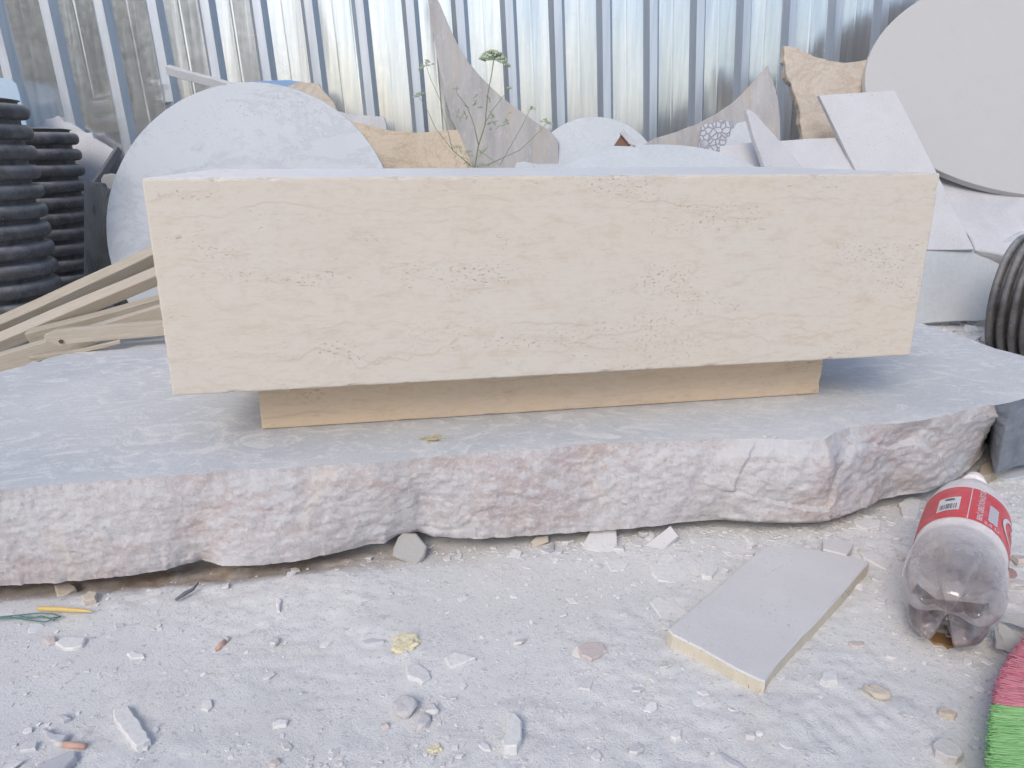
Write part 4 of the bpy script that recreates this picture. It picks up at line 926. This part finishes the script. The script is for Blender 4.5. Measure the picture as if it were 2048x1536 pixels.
def bfn(sc):
    def fn(q, a, r, z):
        ph = a; lob = .5+.5*cos(5*ph); v = max(0, 1-lob*1.6)           # v=1 in the valleys between the feet
        w = max(0, min(1, (.066-z)/.05))*min(1, r/.02)
        z2 = z+v*w*.024*min(1, max(0, (.05-abs(r-.034))/.05)*1.4); r2 = r*(1-.24*v*w)
        r2 *= 1+.012*noise.noise(Vector((cos(a)*1.3, sin(a)*1.3, z*16)))
        return bpos(r2*KB*sc*RS, z2*KB, a)
    return fn
def bottle_mat():
    t = NT('dusty_clear_plastic'); 
    tr = t.n('ShaderNodeBsdfTransparent'); tr.inputs[0].default_value = (.98, .98, .97, 1)
    gl = t.n('ShaderNodeBsdfGlossy'); gl.inputs['Roughness'].default_value = .09; gl.inputs[0].default_value = (.9, .9, .92, 1)
    df = t.n('ShaderNodeBsdfDiffuse'); tl = t.n('ShaderNodeBsdfTranslucent'); 
    df.inputs[0].default_value = (.95, .89, .87, 1); tl.inputs[0].default_value = (.93, .87, .85, 1)
    du = t.n('ShaderNodeMixShader'); du.inputs[0].default_value = .18; t.l(df.outputs[0], du.inputs[1]); t.l(tl.outputs[0], du.inputs[2])
    fr = t.n('ShaderNodeFresnel'); fr.inputs[0].default_value = 1.5
    b = t.bump(t.noise(18, 4, .55, None, .6), .004, .6); b = t.bump(t.noise(120, 3, .6), .0006, .5, b)
    for q in (gl, fr, df): t.l(b, q.inputs['Normal'])
    m1 = t.n('ShaderNodeMixShader'); t.l(t.math('MULTIPLY_ADD', fr.outputs[0], 1.3, .03, True), m1.inputs[0]); t.l(tr.outputs[0], m1.inputs[1]); t.l(gl.outputs[0], m1.inputs[2])
    at = t.n('ShaderNodeAttribute'); at.attribute_name = 'dust'
    n1 = t.noise(28, 6, .7, None, .5); n2 = t.noise(190, 4, .7)
    k = t.math('MULTIPLY_ADD', t.math('SUBTRACT', n1, .5), .55, at.outputs['Fac']); k = t.math('MULTIPLY_ADD', t.math('SUBTRACT', n2, .5), .35, k, True)
    m2 = t.n('ShaderNodeMixShader'); t.l(k, m2.inputs[0]); t.l(m1.outputs[0], m2.inputs[1]); t.l(du.outputs[0], m2.inputs[2]); t.l(m2.outputs[0], t.out.inputs[0]); return t.m
body = lathe('body', PB, bottle_mat(), 110, bot, bfn(1))
at = body.data.attributes.new('dust', 'FLOAT', 'POINT')
vals = []
for r, z in PB:
    for k in range(110): vals.append(max(.16, min(.86, .30+(z-.06)*8)) if z > .03 else .14)
at.data.foreach_set('value', vals)
# brown remains of drink in the base, level surface
bm = bmesh.new(); res = lathe('drink_remains', PB[:52], None, 60, bot, bfn(.965)); bm.from_mesh(res.data)
lvl = Vector((0, 0, .020)) - Vector((0, 0, A.z))
bmesh.ops.bisect_plane(bm, geom=bm.verts[:]+bm.edges[:]+bm.faces[:], plane_co=lvl, plane_no=(0, 0, 1), clear_outer=True); bmesh.ops.holes_fill(bm, edges=[e for e in bm.edges if e.is_boundary], sides=0)
bm.to_mesh(res.data); bm.free()
t = NT('cola_residue'); n = t.noise(60, 4); res.data.materials.append(t.done(t.mix(t.ramp(n, [(.4, 0), (.6, 1)]), (.22, .14, .13), (.34, .25, .24)), .2))
# dark dirty film low on the inside, between the feet
film = lathe('dirty_film', PB[2:30], None, 80, bot, bfn(.985)); bm = bmesh.new(); bm.from_mesh(film.data)
t = NT('brown_film'); tr = t.n('ShaderNodeBsdfTransparent'); df = t.n('ShaderNodeBsdfDiffuse'); df.inputs[0].default_value = (.22, .15, .16, 1); mx = t.n('ShaderNodeMixShader')
nz = t.noise(26, 5, .65, None, .8); t.l(t.ramp(nz, [(.50, .0), (.72, .30)]), mx.inputs[0]); t.l(tr.outputs[0], mx.inputs[1]); t.l(df.outputs[0], mx.inputs[2]); t.l(mx.outputs[0], t.out.inputs[0])
bm.free(); film.data.materials.append(t.m)
# label
T0, T1 = .127*KB, .207*KB
red = NT('red_label'); n = red.noise(40, 5, .65); c_ = red.mix(red.ramp(n, [(.5, 0), (.75, .35)]), (.66, .06, .07), (.70, .42, .44)); lab_m = red.done(c_, .38)
white_m = plain('label_white', (.72, .70, .71), .45, 300, .2); ink = plain('label_ink', (.12, .14, .16), .5); pinkish = plain('label_pink_print', (.60, .28, .30), .5, 400, .5); bluem = plain('label_blue_print', (.30, .38, .52), .5)
def on_bottle(u, v, lift, ph0, t0, axial=False):
    """label coordinates in metres -> bottle surface"""
    if axial: t = t0+u; r = rad_at(t)+lift; ph = ph0-v/r
    else: t = t0+v; r = rad_at(t)+lift; ph = ph0+u/r
    return bpos(r, t, ph)
V = []; Fc = []; na, nt_ = 90, 14
for j in range(nt_+1):
    for i in range(na+1):
        ph = -1.9+4.0*i/na; t = T0+(T1-T0)*j/nt_; V.append(bpos(rad_at(t)+.0006, t, ph))
for j in range(nt_):
    for i in range(na): a = j*(na+1)+i; Fc.append([a, a+1, a+na+2, a+na+1])
lbl = mesh('label', V, Fc, lab_m, bot, True)
def patch(name, u0, u1, v0, v1, mat, lift, ph0=0, t0=0, n=10, m=4, sheer=0):
    V = []; Fc = []
    for j in range(m+1):
        for i in range(n+1): V.append(on_bottle(u0+(u1-u0)*i/n, v0+(v1-v0)*j/m+sheer*(i/n), lift, ph0, t0))
    for j in range(m):
        for i in range(n): a = j*(n+1)+i; Fc.append([a, a+1, a+n+2, a+n+1])
    return mesh(name, V, Fc, mat, lbl)
def text(name, s, size, mat, ph0, t0, axial=False, lift=.0012, sx=1):
    cu = bpy.data.curves.new('t', 'FONT'); cu.body = s; cu.size = size; cu.align_x = 'LEFT'; cu.resolution_u = 3; cu.offset = size*.012
    o = bpy.data.objects.new('t', cu); C.objects.link(o); dg = bpy.context.evaluated_depsgraph_get(); dg.update()
    me = bpy.data.meshes.new_from_object(o.evaluated_get(dg)); bpy.data.objects.remove(o)
    for v in me.vertices: v.co = on_bottle(v.co.x*sx, v.co.y, lift, ph0, t0, axial)
    me.materials.clear(); return link(name, me, mat, lbl)
TH = T1-T0
patch('white_line', -.0005, .0005, 0, TH, white_m, .0010, 0, T0, 1, 12)
text('lettering', 'BENİ GERİ DÖNÜŞTÜR', .0082, white_m, .30, T0+.004, True, sx=(TH-.008)/.084)
text('lettering', '2,5 Lt', .0085, white_m, .34, T0+.003)
# nutrition beads: two columns of touching white dots with blue marks
V = []; Fc = []; V2 = []; F2 = []
for r_ in range(7):
    for cix in range(2):
        b = len(V); cu, cv = .024+cix*.0055, .018+r_*.0062
        for k in range(12): V.append(on_bottle(cu+.0033*cos(k*pi/6), cv+.0038*sin(k*pi/6), .0011, 0, T0))
        Fc.append([b+k for k in range(12)]); b = len(V2)
        for du, dv in ((-.0018, -.0006), (.0018, -.0006), (.0018, .0010), (-.0018, .0010)): V2.append(on_bottle(cu+du, cv+dv, .0015, 0, T0))
        F2.append([b, b+1, b+2, b+3])
mesh('nutrition_table', V, Fc, white_m, lbl); mesh('nutrition_print', V2, F2, bluem, lbl)
# barcode panel with round emblem
patch('barcode_panel', -.034, -.010, TH*.18, TH*.60, white_m, .0010, 0, T0, 12, 5, .003)
V = []; Fc = []; rr = random.Random(3); u = -.0315
while u < -.0125:
    w = rr.choice((.0004, .0007, .001)); b = len(V); s_ = .003*(u+.034)/.024
    for a_, b_ in ((u, TH*.22+s_), (u+w, TH*.22+s_), (u+w, TH*.38+s_), (u, TH*.38+s_)): V.append(on_bottle(a_, b_, .0015, 0, T0))
    Fc.append([b, b+1, b+2, b+3]); u += w+rr.choice((.0006, .0009, .0013))
mesh('barcode', V, Fc, ink, lbl)
V = [on_bottle(-.0215+.0058*cos(k*pi/12), TH*.50+.0035+.0033*sin(k*pi/12), .0015, 0, T0) for k in range(24)]; mesh('round_emblem', V, [list(range(24))], ink, lbl)
for i, (u0, u1, v0, v1) in enumerate(((-.022, -.017, TH*.70, TH*.80), (-.030, -.024, TH*.80, TH*.83), (-.020, -.012, TH*.88, TH*.90), (-.031, -.023, TH*.90, TH*.93))): pass
V = []; Fc = []
for row in range(14):                                            # small print as rows of broken strokes
    vv = TH*(.06+.065*row); u = -.052 if row > 1 else -.040
    lim = -.037 if row not in (0, 1, 11, 12, 13) else -.010
    while u < lim:
        w = rr.uniform(.0006, .0022); b = len(V)
        for a_, b_ in ((u, vv), (u+w, vv), (u+w, vv+.0011), (u, vv+.0011)): V.append(on_bottle(a_, b_, .0012, 0, T0))
        Fc.append([b, b+1, b+2, b+3]); u += w+rr.uniform(.0004, .001)
mesh('small_print', V, Fc, pinkish, lbl)
# white swirl emblem at the right
def ribbon(name, pts, wid, mat):
    V = []; Fc = []; n = len(pts)
    for i, (u, v) in enumerate(pts):
        a = Vector(pts[max(i-1, 0)]); b = Vector(pts[min(i+1, n-1)]); d = (b-a).normalized(); nn = Vector((-d.y, d.x))*wid[i]/2
        V += [on_bottle(u+nn.x, v+nn.y, .0014, 0, T0), on_bottle(u-nn.x, v-nn.y, .0014, 0, T0)]
    for i in range(n-1): Fc.append([2*i, 2*i+1, 2*i+3, 2*i+2])
    return mesh(name, V, Fc, mat, lbl)
def spiral(c0, a0, a1, r0, r1, n=40): return [(c0[0]+(r0+(r1-r0)*i/(n-1))*cos(a0+(a1-a0)*i/(n-1)), c0[1]+(r0+(r1-r0)*i/(n-1))*sin(a0+(a1-a0)*i/(n-1))*1.25) for i in range(n)]
ribbon('swirl_emblem', spiral((.066, TH*.50), .9, 4.6, .017, .028), [.0008+.0045*sin(pi*i/39)**.8 for i in range(40)], white_m)
ribbon('swirl_emblem', spiral((.066, TH*.50), 5.6, 0.6, .0035, .011), [.0008+.0032*sin(pi*i/39)**.8 for i in range(40)], white_m)
g = gz(1878, 1287)
o = shard('spilled_drink', [(1852, 1268), (1870, 1262), (1900, 1266), (1925, 1280), (1916, 1292), (1895, 1294), (1884, 1288), (1868, 1286), (1858, 1276)], .0015, .003, plain('amber_spill', (.32, .19, .09), .35, 80, .4), 'small amber puddle under the bottle base', 'spill', seg=.006, amp=.0006)

# ------------------------------------------------------------------ broom head
BR = empty('broom_head', gz(2130, 1440)); tag(BR, 'broom head with pink and green bristles lying at the bottom right corner', 'broom')
bL = BR.location
def bristles(name, mat, tips, root, n, seed, h):
    rnd = random.Random(seed); V = []; Fc = []
    for _ in range(n):
        s = rnd.random(); z = rnd.random()
        k = s*(len(tips)-1); i = min(int(k), len(tips)-2); f = k-i
        tx, ty = tips[i][0]+(tips[i+1][0]-tips[i][0])*f, tips[i][1]+(tips[i+1][1]-tips[i][1])*f
        zz = .004+h*z
        p = onz(tx+rnd.gauss(0, 3)+6*abs(z-.5)+rnd.expovariate(.3)*.8, ty+rnd.gauss(0, 2), zz)
        rx = root[0]; q = onz(rx, root[1]+(root[2]-root[1])*s, .012+h*.35*z)
        q = q+Vector((0, 0, .004*z)); mid = p.lerp(q, .45)+Vector((0, rnd.gauss(0, .0012), rnd.gauss(.002, .002)))
        p = p+Vector((rnd.gauss(0, .0008), rnd.gauss(0, .0022), rnd.gauss(0, .0015)))
        tube_vf([p-bL, mid-bL, q-bL], [.00028, .00042, .0004], 3, V, Fc, False)
    return mesh(name, V, Fc, mat, BR)
def bris_mat(name, a, b_):
    t = NT(name); c = t.ramp(t.island(), [(0, a), (1, b_)]); return t.done(c, .6)
bristles('pink_bristles', bris_mat('pink_nylon', (.68, .20, .26), (.74, .34, .38)), [(2075, 1262), (2048, 1282), (2025, 1312), (2006, 1345), (1993, 1378), (1990, 1408)], (2230, 1330, 1450), 5200, 1, .036)
bristles('green_bristles', bris_mat('green_nylon', (.27, .58, .20), (.42, .68, .32)), [(1990, 1414), (1983, 1440), (1980, 1475), (1978, 1510), (1976, 1550), (1974, 1600), (1980, 1640)], (2230, 1450, 1640), 7200, 2, .036)
P0 = onz(2228, 1480, .02)-bL
hd = bevel_box('plastic_block', P0+Vector((-.004, -.10, -.014)), P0+Vector((.035, .09, .018)), plain('red_plastic', (.5, .05, .07), .35), .006, 3, BR)
